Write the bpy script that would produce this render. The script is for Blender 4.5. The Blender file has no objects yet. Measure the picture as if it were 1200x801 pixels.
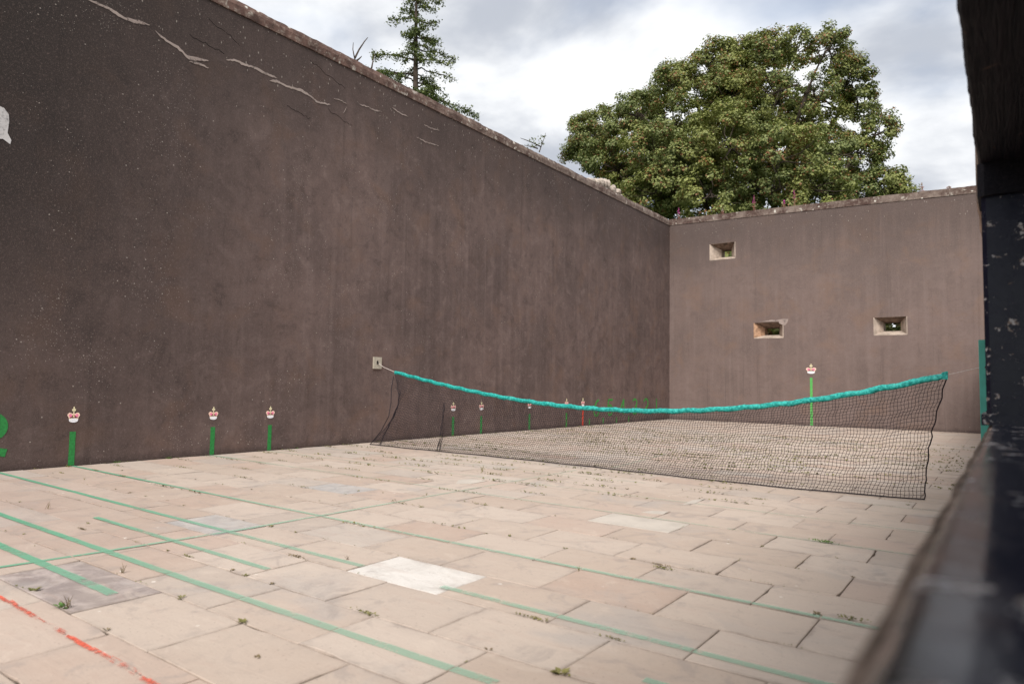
import bpy, math, random
import numpy as np
from mathutils import Matrix, Vector, noise as mnoise

rnd = random.Random(7)
rng = np.random.default_rng(11)
scene = bpy.context.scene
C = scene.collection

# ------------------------------------------------------------------ camera
CAM = np.array([11.367, 0.0, 1.33])
R_ = np.array([0.80785981, 0.58914425, 0.01647976])
U_ = np.array([0.02334044, -0.05991989, 0.99793027])
U_ = U_ - R_ * (U_ @ R_); U_ /= np.linalg.norm(U_)
U_ = np.array([-0.02334044 * 0 + U_[0], U_[1], U_[2]])
F_ = np.cross(U_, R_); F_ /= np.linalg.norm(F_)
cam_data = bpy.data.cameras.new('camera')
cam = bpy.data.objects.new('camera', cam_data); C.objects.link(cam)
M = Matrix(((R_[0], U_[0], -F_[0], CAM[0]), (R_[1], U_[1], -F_[1], CAM[1]), (R_[2], U_[2], -F_[2], CAM[2]), (0, 0, 0, 1)))
cam.matrix_world = M
cam_data.sensor_width = 36.0
cam_data.lens = 795.48 / 1200 * 36
cam_data.clip_start = 0.02
cam_data.clip_end = 5000
cam_data.dof.use_dof = True
cam_data.dof.focus_distance = 11.0
cam_data.dof.aperture_fstop = 2.0
scene.camera = cam

# ------------------------------------------------------------------ light
scene.view_settings.view_transform = 'Standard'
scene.view_settings.look = 'None'
scene.view_settings.exposure = 0.45
scene.view_settings.gamma = 1.0
SUN_DIR = Vector((0.30, -0.72, 0.80)).normalized()
sd = bpy.data.lights.new('sun', 'SUN'); sun = bpy.data.objects.new('sun', sd); C.objects.link(sun)
sd.energy = 2.8; sd.angle = math.radians(24); sd.color = (1.0, 0.95, 0.88)
sun.rotation_euler = SUN_DIR.to_track_quat('Z', 'Y').to_euler()

world = bpy.data.worlds.new('World'); scene.world = world; world.use_nodes = True
nt = world.node_tree; nt.nodes.clear()


class G:
    """tiny helper for building node graphs"""
    def __init__(s, nt): s.nt = nt
    def n(s, t, **kw):
        nd = s.nt.nodes.new(t)
        for k, v in kw.items():
            if k.startswith('_'): setattr(nd, k[1:], v)
            else: nd.inputs[k.replace('__', ' ')].default_value = v
        return nd
    def l(s, a, b): s.nt.links.new(a, b)
    def val(s, x, sock):
        if isinstance(x, (int, float)): sock.default_value = x
        elif isinstance(x, (tuple, list)): sock.default_value = tuple(x) if len(x) == len(sock.default_value) else tuple(x) + (1,)
        else: s.l(x, sock)
    def m(s, op, a, b=0.0, c=0.0, clamp=False):
        nd = s.nt.nodes.new('ShaderNodeMath'); nd.operation = op; nd.use_clamp = clamp
        s.val(a, nd.inputs[0]); s.val(b, nd.inputs[1]); s.val(c, nd.inputs[2]); return nd.outputs[0]
    def mix(s, f, a, b, mode='MIX'):
        nd = s.nt.nodes.new('ShaderNodeMix'); nd.data_type = 'RGBA'; nd.blend_type = mode
        s.val(f, nd.inputs['Factor']); s.val(a, nd.inputs[6]); s.val(b, nd.inputs[7]); return nd.outputs[2]
    def noise(s, vec, scale, detail=4, rough=0.55, dist=0.0):
        nd = s.nt.nodes.new('ShaderNodeTexNoise'); s.l(vec, nd.inputs['Vector'])
        nd.inputs['Scale'].default_value = scale; nd.inputs['Detail'].default_value = detail
        nd.inputs['Roughness'].default_value = rough; nd.inputs['Distortion'].default_value = dist
        return nd.outputs['Fac']
    def ramp(s, f, a, b, lo=0.0, hi=1.0):
        nd = s.nt.nodes.new('ShaderNodeMapRange'); nd.interpolation_type = 'SMOOTHSTEP'
        s.val(f, nd.inputs['Value']); nd.inputs['From Min'].default_value = a; nd.inputs['From Max'].default_value = b
        nd.inputs['To Min'].default_value = lo; nd.inputs['To Max'].default_value = hi; return nd.outputs[0]
    def scale(s, vec, v, loc=(0, 0, 0)):
        nd = s.nt.nodes.new('ShaderNodeMapping'); s.l(vec, nd.inputs['Vector'])
        nd.inputs['Scale'].default_value = v; nd.inputs['Location'].default_value = loc; return nd.outputs[0]


g = G(nt)
sky = g.n('ShaderNodeTexSky'); sky.sky_type = 'NISHITA'; sky.sun_disc = False
sky.sun_elevation = math.asin(SUN_DIR.z); sky.sun_rotation = math.atan2(SUN_DIR.x, SUN_DIR.y)
tc = g.n('ShaderNodeTexCoord')
sep = g.n('ShaderNodeSeparateXYZ'); g.l(tc.outputs['Generated'], sep.inputs[0])
den = g.m('ADD', g.m('MAXIMUM', sep.outputs[2], 0.0), 0.22)
cmb = g.n('ShaderNodeCombineXYZ'); g.l(g.m('DIVIDE', sep.outputs[0], den), cmb.inputs[0]); g.l(g.m('DIVIDE', sep.outputs[1], den), cmb.inputs[1])
cv = cmb.outputs[0]
c1 = g.noise(g.scale(cv, (1, 1, 1), (3.1, 7.4, 0)), 1.15, 6, 0.5, 0.15)
c2 = g.noise(g.scale(cv, (1, 1, 1), (9.7, 2.2, 0)), 2.1, 7, 0.5, 0.2)
shade = g.mix(g.ramp(c2, 0.34, 0.58), (0.46, 0.49, 0.55, 1), (0.92, 0.93, 0.94, 1))
hz = g.ramp(sep.outputs[2], 0.0, 0.25)
shade = g.mix(g.m('MULTIPLY', g.m('SUBTRACT', 1.0, hz), 0.6), shade, (0.82, 0.85, 0.87, 1))
bsky = g.n('ShaderNodeBackground', Strength=0.12); g.l(sky.outputs[0], bsky.inputs['Color'])
bcl = g.n('ShaderNodeBackground', Strength=0.90); g.l(shade, bcl.inputs['Color'])
mx = g.n('ShaderNodeMixShader'); g.l(g.ramp(c1, 0.32, 0.48, 0.45, 1.0), mx.inputs[0]); g.l(bsky.outputs[0], mx.inputs[1]); g.l(bcl.outputs[0], mx.inputs[2])
wo = g.n('ShaderNodeOutputWorld'); g.l(mx.outputs[0], wo.inputs[0])


# ------------------------------------------------------------------ materials
def new_mat(name, rough=0.85, spec=0.3):
    m = bpy.data.materials.new(name); m.use_nodes = True
    b = m.node_tree.nodes['Principled BSDF']
    b.inputs['Roughness'].default_value = rough
    b.inputs['Specular IOR Level'].default_value = spec
    gg = G(m.node_tree)
    geo = gg.n('ShaderNodeNewGeometry')
    return m, gg, b, geo.outputs['Position']


def bump(gg, b, h, strength=0.3, dist=0.02, nrm=None):
    bn = gg.n('ShaderNodeBump', Strength=strength, Distance=dist); gg.l(h, bn.inputs['Height'])
    gg.l(bn.outputs[0], b.inputs['Normal'])


def specks(gg, P, scale, size, dens_noise, thr):
    vo = gg.n('ShaderNodeTexVoronoi', Scale=scale); gg.l(P, vo.inputs['Vector'])
    near = gg.ramp(vo.outputs['Distance'], size, size * 0.55)
    sc = gg.n('ShaderNodeSeparateColor'); gg.l(vo.outputs['Color'], sc.inputs[0])
    pick = gg.m('GREATER_THAN', gg.m('ADD', sc.outputs[0], gg.m('MULTIPLY', dens_noise, 0.6)), thr)
    return gg.m('MULTIPLY', near, pick)


def wall_mat(name, base, dark, light, top, vignette=False, blotch=1.0, streak=0.4):
    m, gg, b, P = new_mat(name, 0.9, 0.25)
    n1 = gg.noise(P, 0.45, 5, 0.6); n2 = gg.noise(P, 3.2, 6, 0.65); n3 = gg.noise(P, 26, 5, 0.7)
    st = gg.noise(gg.scale(P, (3.0, 3.0, 0.16)), 1.5, 5, 0.6)
    col = gg.mix(gg.ramp(n1, 0.3, 0.7), dark, base)
    col = gg.mix(gg.ramp(st, 0.42, 0.75, 0, streak), col, light)
    bl = gg.noise(P, 1.7, 9, 0.72, 0.5); bl2 = gg.noise(gg.scale(P, (1, 1, 1), (7, 3, 5)), 6.5, 9, 0.75, 0.3)
    tw = gg.noise(gg.scale(P, (1, 1, 5.0), (2, 9, 1)), 1.3, 6, 0.7, 0.8)
    col = gg.mix(gg.ramp(bl, 0.50, 0.68, 0, 0.55 * blotch), col, light)
    col = gg.mix(gg.ramp(bl, 0.48, 0.34, 0, 0.65 * blotch), col, tuple(c * 0.72 for c in dark[:3]))
    col = gg.mix(gg.ramp(bl2, 0.52, 0.70, 0, 0.45 * blotch), col, light)
    col = gg.mix(gg.ramp(bl2, 0.47, 0.30, 0, 0.55 * blotch), col, tuple(c * 0.7 for c in dark[:3]))
    col = gg.mix(gg.ramp(tw, 0.55, 0.72, 0, 0.3), col, tuple(c * 0.75 for c in dark[:3]))
    col = gg.mix(gg.ramp(n2, 0.45, 0.72, 0, 0.4), col, dark)
    st2 = gg.noise(gg.scale(P, (2.2, 2.2, 0.05), (4, 1, 2)), 2.3, 4, 0.7)
    col = gg.mix(gg.ramp(st2, 0.54, 0.74, 0, 0.42), col, tuple(c * 0.55 for c in dark[:3]))
    warm = gg.noise(P, 1.1, 4, 0.6, 0.4)
    col = gg.mix(gg.ramp(warm, 0.5, 0.7, 0, 0.4), col, (base[0] * 1.12, base[1] * 0.98, base[2] * 0.80))
    sp = gg.n('ShaderNodeSeparateXYZ'); gg.l(P, sp.inputs[0])
    # damp band below the coping, with ragged runs
    zt = gg.m('ADD', sp.outputs[2], gg.m('MULTIPLY', gg.m('SUBTRACT', st, 0.5), 3.4))
    col = gg.mix(gg.ramp(zt, top - 2.6, top - 0.2, 0, 0.62), col, tuple(c * 0.5 for c in dark[:3]))
    if vignette:   # lens vignette painted into the colour: darker towards the near end and top
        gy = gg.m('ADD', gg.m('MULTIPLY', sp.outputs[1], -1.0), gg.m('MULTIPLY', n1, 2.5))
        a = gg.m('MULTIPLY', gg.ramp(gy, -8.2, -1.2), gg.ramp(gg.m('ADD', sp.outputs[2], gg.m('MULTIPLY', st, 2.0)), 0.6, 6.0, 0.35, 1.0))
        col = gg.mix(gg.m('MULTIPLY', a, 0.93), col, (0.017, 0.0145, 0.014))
    # splash zone at the foot
    foot = gg.ramp(gg.m('ADD', sp.outputs[2], gg.m('MULTIPLY', gg.m('SUBTRACT', n2, 0.5), 0.3)), 0.16, 0.0, 0, 0.6)
    col = gg.mix(foot, col, tuple(c * 0.45 for c in dark[:3]))
    gr = gg.noise(P, 75, 3, 0.8)
    col = gg.mix(gg.ramp(gr, 0.52, 0.72, 0, 0.6), col, light)
    col = gg.mix(gg.ramp(gr, 0.46, 0.28, 0, 0.6), col, tuple(c * 0.5 for c in dark[:3]))
    col = gg.mix(gg.ramp(n3, 0.5, 0.8, 0, 0.5), col, light)
    col = gg.mix(gg.ramp(n3, 0.45, 0.25, 0, 0.5), col, tuple(c * 0.6 for c in dark[:3]))
    d1 = gg.noise(P, 0.8, 3, 0.6)
    s1 = specks(gg, P, 42, 0.27, d1, 1.30); s2 = specks(gg, P, 9, 0.12, d1, 1.27)
    s3 = specks(gg, gg.scale(P, (1, 1, 0.45)), 14, 0.18, gg.ramp(zt, top - 1.6, top), 1.20)
    allsp = gg.m('MAXIMUM', gg.m('MAXIMUM', s1, s2), s3)
    col = gg.mix(gg.m('MULTIPLY', allsp, 0.6), col, (0.42, 0.37, 0.33))
    gg.l(col, b.inputs['Base Color'])
    bump(gg, b, gg.m('ADD', gg.m('MULTIPLY', n3, 0.5), gg.m('ADD', n2, allsp)), 0.35, 0.012)
    return m


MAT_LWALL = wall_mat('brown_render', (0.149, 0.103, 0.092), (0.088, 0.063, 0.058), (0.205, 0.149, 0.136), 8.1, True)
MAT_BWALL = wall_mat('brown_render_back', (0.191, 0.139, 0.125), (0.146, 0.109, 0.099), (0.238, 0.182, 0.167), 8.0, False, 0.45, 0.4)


def simple(name, col, rough=0.8, var=0.25, scale=8, spec=0.3, bstr=0.2, bscale=40, metal=0.0):
    m, gg, b, P = new_mat(name, rough, spec)
    n1 = gg.noise(P, scale, 5, 0.6)
    c = gg.mix(gg.ramp(n1, 0.3, 0.7), tuple(x * (1 - var) for x in col), tuple(min(1, x * (1 + var)) for x in col))
    gg.l(c, b.inputs['Base Color']); b.inputs['Metallic'].default_value = metal
    if bstr: bump(gg, b, gg.noise(P, bscale, 4, 0.7), bstr, 0.01)
    return m


# coping: reddish stone with lichen
def coping_mat():
    m, gg, b, P = new_mat('coping_stone_lichen', 0.95, 0.2)
    n1 = gg.noise(P, 2.2, 5, 0.65); n2 = gg.noise(P, 9, 6, 0.7); n3 = gg.noise(P, 4.5, 4, 0.6, 0.6)
    sp = gg.n('ShaderNodeSeparateXYZ'); gg.l(P, sp.inputs[0])
    base = gg.mix(gg.ramp(sp.outputs[1], 8.0, 19.0), (0.165, 0.10, 0.083), (0.22, 0.172, 0.148))
    col = gg.mix(gg.ramp(n1, 0.35, 0.65), tuple((0.085, 0.052, 0.044)), base)
    col = gg.mix(gg.ramp(n2, 0.5, 0.7, 0, 0.7), col, (0.33, 0.27, 0.23))
    col = gg.mix(gg.ramp(n3, 0.6, 0.7, 0, 0.85), col, (0.46, 0.42, 0.37))
    col = gg.mix(gg.ramp(n2, 0.42, 0.3, 0, 0.8), col, (0.04, 0.032, 0.028))
    col = gg.mix(specks(gg, P, 7, 0.3, n1, 1.2), col, (0.62, 0.58, 0.52))
    gg.l(col, b.inputs['Base Color']); bump(gg, b, gg.m('ADD', n2, n3), 0.7, 0.03)
    return m


MAT_COPING = coping_mat()


def slab_mat(name, a, c, pinkish=True, stain=0.35):
    m, gg, b, P = new_mat(name, 0.82, 0.3)
    at = gg.n('ShaderNodeAttribute', _attribute_name='tint')
    t = at.outputs['Fac']
    shift = gg.m('MULTIPLY', t, 37.0)
    cm = gg.n('ShaderNodeCombineXYZ'); gg.l(shift, cm.inputs[0]); gg.l(shift, cm.inputs[1])
    va = gg.n('ShaderNodeVectorMath', _operation='ADD'); gg.l(P, va.inputs[0]); gg.l(cm.outputs[0], va.inputs[1])
    Q = va.outputs[0]
    n1 = gg.noise(Q, 1.6, 5, 0.6, 0.5); n2 = gg.noise(Q, 7, 6, 0.65); n3 = gg.noise(P, 70, 4, 0.7)
    bed = gg.noise(gg.scale(Q, (1.2, 6.0, 1)), 1.5, 4, 0.6, 1.2)
    col = gg.mix(t if pinkish else gg.ramp(gg.noise(Q, 3.2, 8, 0.7, 0.8), 0.4, 0.6), a, c)
    if pinkish:
        sp = gg.n('ShaderNodeSeparateXYZ'); gg.l(P, sp.inputs[0])
        red = gg.ramp(gg.m('ADD', sp.outputs[0], gg.m('MULTIPLY', gg.m('SUBTRACT', gg.noise(P, 0.5, 3, 0.5), 0.5), 5.0)), 7.6, 3.2, 0, 0.55)
        near = gg.ramp(sp.outputs[1], 5.0, 2.0)
        col = gg.mix(gg.m('MULTIPLY', red, near), col, (0.345, 0.235, 0.205))
        rr = gg.m('FRACT', gg.m('MULTIPLY', t, 13.7))
        col = gg.mix(gg.ramp(rr, 0.72, 0.95, 0, 0.45), col, (0.43, 0.295, 0.235))
        col = gg.mix(gg.ramp(rr, 0.22, 0.05, 0, 0.5), col, (0.42, 0.375, 0.34))
    col = gg.mix(gg.ramp(n1, 0.35, 0.7, 0, 0.30), col, (0.52, 0.435, 0.37))
    col = gg.mix(gg.ramp(bed, 0.5, 0.75, 0, 0.22), col, (0.40, 0.27, 0.22))
    col = gg.mix(gg.ramp(n2, 0.52, 0.8, 0, stain), col, (0.30, 0.25, 0.22))
    col = gg.mix(gg.ramp(n3, 0.5, 0.75, 0, 0.25), col, (0.28, 0.22, 0.19))
    grey = gg.noise(P, 0.9, 5, 0.6, 0.8)
    col = gg.mix(gg.ramp(grey, 0.56, 0.72, 0, 0.45), col, (0.36, 0.33, 0.315))
    col = gg.mix(gg.m('MULTIPLY', specks(gg, P, 5, 0.09, n1, 1.05), 0.8), col, (0.75, 0.70, 0.64))
    # grit and dirt that has gathered along the edges of each slab, and small pits
    tcg = gg.n('ShaderNodeTexCoord'); sg = gg.n('ShaderNodeSeparateXYZ'); gg.l(tcg.outputs['Generated'], sg.inputs[0])
    ex = gg.m('MULTIPLY', gg.m('MINIMUM', sg.outputs[0], gg.m('SUBTRACT', 1.0, sg.outputs[0])), 0.84)
    ey = gg.m('MULTIPLY', gg.m('MINIMUM', sg.outputs[1], gg.m('SUBTRACT', 1.0, sg.outputs[1])), 0.53)
    ed = gg.m('ADD', gg.m('MINIMUM', ex, ey), gg.m('MULTIPLY', gg.m('SUBTRACT', n2, 0.5), 0.09))
    dm = gg.ramp(gg.noise(Q, 1.9, 5, 0.7, 0.6), 0.40, 0.66)
    col = gg.mix(gg.m('MULTIPLY', gg.ramp(ed, 0.026, 0.0), gg.m('MULTIPLY', dm, 0.6)), col, (0.22, 0.17, 0.14))
    col = gg.mix(gg.m('MULTIPLY', gg.ramp(ed, 0.12, 0.0), gg.m('MULTIPLY', dm, 0.28)), col, (0.34, 0.285, 0.25))
    pit = specks(gg, P, 38, 0.25, gg.noise(P, 2.5, 3, 0.5), 1.15)
    col = gg.mix(gg.m('MULTIPLY', pit, 0.4), col, (0.20, 0.155, 0.13))
    blot = gg.noise(Q, 2.6, 8, 0.72, 1.0)
    col = gg.mix(gg.ramp(blot, 0.52, 0.66, 0, 0.50), col, (0.31, 0.26, 0.235))
    col = gg.mix(gg.ramp(blot, 0.44, 0.32, 0, 0.30), col, (0.60, 0.50, 0.42))
    gg.l(col, b.inputs['Base Color'])
    bump(gg, b, gg.m('ADD', gg.m('MULTIPLY', n3, 0.35), gg.m('ADD', n2, bed)), 0.28, 0.012)
    return m


MAT_SLAB = slab_mat('sandstone_slab', (0.450, 0.355, 0.290), (0.525, 0.437, 0.372))
MAT_SLABGREY = slab_mat('grey_slab', (0.43, 0.36, 0.335), (0.255, 0.21, 0.20), False, 0.9)
MAT_SLABBLUE = slab_mat('bluish_slab', (0.46, 0.43, 0.41), (0.37, 0.355, 0.35), False, 0.3)
MAT_SLABWHITE = slab_mat('pale_new_slab', (0.68, 0.64, 0.60), (0.60, 0.56, 0.52), False, 0.25)
MAT_SLABPALE = simple('pale_mortar', (0.50, 0.445, 0.39), 0.85, 0.1, 3)


def bed_mat():
    m, gg, b, P = new_mat('joint_bed', 0.95, 0.1)
    n = gg.noise(P, 1.7, 5, 0.7); n2 = gg.noise(P, 22, 4, 0.7)
    col = gg.mix(gg.ramp(n, 0.34, 0.5), (0.28, 0.22, 0.18), (0.085, 0.066, 0.052))
    col = gg.mix(gg.ramp(n2, 0.5, 0.7, 0, 0.6), col, (0.06, 0.05, 0.035))
    gg.l(col, b.inputs['Base Color']); bump(gg, b, n2, 0.5, 0.02)
    return m


MAT_BED = bed_mat()


def paint_mat(name, fresh, faded, wear=0.35, fade_by_x=True, thin=0.5):
    m, gg, b, P = new_mat(name, 0.75, 0.3)
    n1 = gg.noise(P, 30, 5, 0.75); n2 = gg.noise(P, 2.2, 4, 0.6)
    sp = gg.n('ShaderNodeSeparateXYZ'); gg.l(P, sp.inputs[0])
    if fade_by_x:   # the lines are repainted towards the left-hand end and worn pale elsewhere
        f = gg.ramp(gg.m('ADD', gg.m('ADD', sp.outputs[0], gg.m('MULTIPLY', sp.outputs[1], 1.1)), gg.m('MULTIPLY', gg.m('SUBTRACT', n2, 0.5), 2.0)), 6.5, 11.0)
    else: f = gg.ramp(n2, 0.3, 0.7)
    gg.l(gg.mix(f, fresh, faded), b.inputs['Base Color'])
    tr = gg.n('ShaderNodeBsdfTransparent'); ms = gg.n('ShaderNodeMixShader')
    n9 = gg.noise(P, 9, 6, 0.75)
    n1 = gg.m('ADD', gg.m('MULTIPLY', n1, 0.5), gg.m('MULTIPLY', n9, 0.5))
    w = gg.m('MULTIPLY', gg.ramp(gg.m('ADD', n1, gg.m('MULTIPLY', gg.m('SUBTRACT', n2, 0.5), 0.5)), thin, thin + 0.2), wear, clamp=True)
    if fade_by_x: w = gg.m('ADD', w, gg.m('ADD', 0.1, gg.m('MULTIPLY', f, 0.38)), clamp=True)
    if fade_by_x: w = gg.m('ADD', w, gg.ramp(sp.outputs[1], 4.2, 7.5, 0, 0.28), clamp=True)
    gg.l(w, ms.inputs[0]); gg.l(b.outputs[0], ms.inputs[1]); gg.l(tr.outputs[0], ms.inputs[2])
    gg.l(ms.outputs[0], m.node_tree.nodes['Material Output'].inputs[0])
    return m


MAT_GLINE = paint_mat('green_floor_paint', (0.14, 0.37, 0.235), (0.30, 0.50, 0.37), 0.5)
MAT_RLINE = paint_mat('red_floor_paint', (0.74, 0.13, 0.075), (0.68, 0.20, 0.14), 1.0, False, 0.38)
MAT_GWALL = simple('green_wall_paint', (0.02, 0.20, 0.045), 0.6, 0.2, 30, 0.4, 0.1)
MAT_GWALLPALE = simple('light_green_wall_paint', (0.10, 0.42, 0.10), 0.7, 0.2, 30, 0.3, 0.1)
MAT_GWALLTHIN = paint_mat('thin_green_wall_paint', (0.035, 0.26, 0.04), (0.05, 0.30, 0.05), 0.7, False, 0.47)
MAT_RWALL = simple('red_wall_paint', (0.62, 0.06, 0.03), 0.7, 0.15, 30)
MAT_CWHITE = simple('crown_white', (0.80, 0.80, 0.84), 0.6, 0.05, 60)
MAT_CGOLD = simple('crown_gold', (0.82, 0.55, 0.36), 0.6, 0.15, 60)
MAT_CPINK = simple('crown_pink', (0.80, 0.22, 0.36), 0.6, 0.15, 60)
MAT_CCREAM = simple('crown_cream', (0.70, 0.64, 0.42), 0.6, 0.1, 60)
MAT_CPEACH = simple('crown_peach', (0.85, 0.60, 0.48), 0.6, 0.1, 60)
MAT_REPAIR = paint_mat('grey_mortar_repair', (0.36, 0.29, 0.262), (0.27, 0.215, 0.195), 1.0, False, 0.50)
MAT_WPATCH = paint_mat('white_filler', (0.58, 0.56, 0.56), (0.50, 0.48, 0.48), 0.7, False, 0.52)
MAT_STONE = simple('window_stone', (0.44, 0.36, 0.30), 0.9, 0.25, 5, 0.2, 0.5, 18)
MAT_STONE_OR = simple('window_stone_orange', (0.42, 0.26, 0.17), 0.9, 0.35, 7, 0.2, 0.5, 18)
MAT_STONE_DK = simple('window_stone_dark', (0.16, 0.115, 0.09), 0.9, 0.45, 6, 0.2, 0.5, 18)  # darker stone tone, used for the lintels
MAT_CONC = simple('anchor_concrete', (0.42, 0.38, 0.31), 0.9, 0.15, 25)
MAT_NET = simple('black_net_cord', (0.018, 0.012, 0.016), 0.7, 0.3, 60, 0.3, 0)
MAT_ROPE = simple('white_rope', (0.62, 0.55, 0.52), 0.8, 0.1, 60, 0.2, 0)
MAT_STEEL = simple('dark_iron', (0.05, 0.045, 0.04), 0.5, 0.3, 30, 0.5, 0.1, 60, 0.6)
MAT_POSTG = simple('teal_post_paint', (0.07, 0.40, 0.33), 0.45, 0.1, 6, 0.5, 0.05)


def band_mat():
    m, gg, b, P = new_mat('teal_band_cloth', 0.55, 0.4)
    n = gg.noise(P, 30, 4, 0.6); n2 = gg.noise(gg.scale(P, (1, 1, 1)), 7, 3, 0.6)
    col = gg.mix(gg.ramp(n, 0.35, 0.65), (0.0, 0.22, 0.20), (0.04, 0.47, 0.42))
    col = gg.mix(gg.ramp(n2, 0.60, 0.72, 0, 0.5), col, (0.12, 0.62, 0.56))
    gg.l(col, b.inputs['Base Color']); bump(gg, b, n, 0.4, 0.02)
    return m


MAT_BAND = band_mat()


def blackpaint(name, chips=0.6, seed=0.0, scale=5.0, rough=0.3):
    m, gg, b, P = new_mat(name, rough, 0.32)
    P2 = gg.scale(P, (1, 1, 1), (seed, seed, seed))
    n1 = gg.noise(P2, scale * 2.4, 6, 0.68, 0.9); n2 = gg.noise(P2, scale, 4, 0.6, 0.3); n3 = gg.noise(P2, 60, 4, 0.6)
    f = gg.ramp(gg.m('ADD', gg.m('MULTIPLY', n1, 0.6), gg.m('MULTIPLY', n2, 0.4)), chips, chips + 0.02)
    under = gg.mix(gg.ramp(n3, 0.4, 0.6), (0.22, 0.16, 0.13), (0.56, 0.54, 0.55))
    col = gg.mix(f, gg.mix(n2, (0.007, 0.009, 0.020), (0.014, 0.014, 0.032)), under)
    gg.l(col, b.inputs['Base Color'])
    gg.l(gg.m('ADD', gg.m('MULTIPLY', f, 0.55), gg.ramp(n2, 0.3, 0.7, rough - 0.04, rough + 0.08)), b.inputs['Roughness'])
    bump(gg, b, gg.m('ADD', gg.m('MULTIPLY', f, -0.6), gg.m('MULTIPLY', n1, 0.5)), 0.4, 0.006)
    return m


MAT_POST = blackpaint('black_gloss_post', 0.572, 3.0, 9.0, 0.25)
MAT_SILL = blackpaint('black_sill_paint', 0.565, 0.0, 7.0, 0.16)


def beam_mat():
    m, gg, b, P = new_mat('old_black_timber', 0.6, 0.15)
    gr = gg.noise(gg.scale(P, (40, 1.5, 40)), 1.6, 5, 0.6, 1.5); n = gg.noise(P, 7, 4, 0.6, 0.4)
    col = gg.mix(gg.ramp(gr, 0.4, 0.65), (0.004, 0.004, 0.008), (0.014, 0.011, 0.016))
    col = gg.mix(gg.ramp(n, 0.68, 0.74, 0, 0.7), col, (0.20, 0.11, 0.07))
    gg.l(col, b.inputs['Base Color']); bump(gg, b, gr, 0.6, 0.01)
    return m


MAT_BEAM = beam_mat()
MAT_LIP = simple('rough_brown_edge', (0.17, 0.125, 0.10), 0.95, 0.6, 12, 0.1, 0.8, 30)
MAT_LIP2 = simple('rough_pale_edge', (0.32, 0.24, 0.20), 0.95, 0.45, 9, 0.1, 0.8, 30)


def leaf_mat(name, dark, light, rust=None, rustamt=0.0):
    m, gg, b, P = new_mat(name, 0.5, 0.35)
    at = gg.n('ShaderNodeAttribute', _attribute_name='tint'); t = at.outputs['Fac']
    col = gg.mix(gg.m('FRACT', gg.m('MULTIPLY', t, 7.31)), dark, light)
    big = gg.noise(P, 0.35, 3, 0.5)
    col = gg.mix(gg.ramp(big, 0.4, 0.65, 0, 0.45), col, (light[0] * 1.12, light[1] * 1.02, light[2] * 0.7))
    if rust: col = gg.mix(gg.ramp(t, 1 - rustamt, 1 - rustamt + 0.01, 0, 0.85), col, rust)
    gg.l(col, b.inputs['Base Color'])
    tr = gg.n('ShaderNodeBsdfTranslucent'); gg.l(gg.mix(0.5, col, (0.10, 0.16, 0.02)), tr.inputs[0])
    ms = gg.n('ShaderNodeMixShader'); ms.inputs[0].default_value = 0.22
    gg.l(b.outputs[0], ms.inputs[1]); gg.l(tr.outputs[0], ms.inputs[2]); gg.l(ms.outputs[0], m.node_tree.nodes['Material Output'].inputs[0])
    return m


MAT_LEAF = leaf_mat('sycamore_leaf', (0.105, 0.140, 0.044), (0.31, 0.34, 0.125), (0.26, 0.10, 0.045), 0.06)
MAT_CONIFER = leaf_mat('conifer_needles', (0.065, 0.095, 0.035), (0.21, 0.25, 0.09))
MAT_WEED = leaf_mat('weed_green', (0.15, 0.15, 0.05), (0.27, 0.25, 0.10))
MAT_WEEDBR = leaf_mat('weed_brownish', (0.17, 0.12, 0.075), (0.27, 0.21, 0.12))
MAT_WEEDBRIGHT = leaf_mat('weed_bright', (0.06, 0.14, 0.03), (0.14, 0.26, 0.06))
MAT_MOSS = leaf_mat('moss', (0.13, 0.13, 0.04), (0.25, 0.24, 0.085))
MAT_BARK = simple('bark', (0.075, 0.058, 0.048), 0.95, 0.4, 4, 0.1, 0.6, 14)
MAT_FLOWER = simple('pink_blossom', (0.45, 0.05, 0.28), 0.6, 0.3, 40, 0.3, 0)
MAT_FLSTEM = simple('reddish_stem', (0.20, 0.09, 0.07), 0.7, 0.3, 20, 0.2, 0)
MAT_GRASS = simple('far_grass', (0.055, 0.085, 0.03), 0.95, 0.4, 0.4, 0.1, 0.5, 8)
MAT_RUBBLE = simple('pale_rubble', (0.42, 0.36, 0.31), 0.9, 0.25, 5, 0.2, 0.6, 14)


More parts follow.
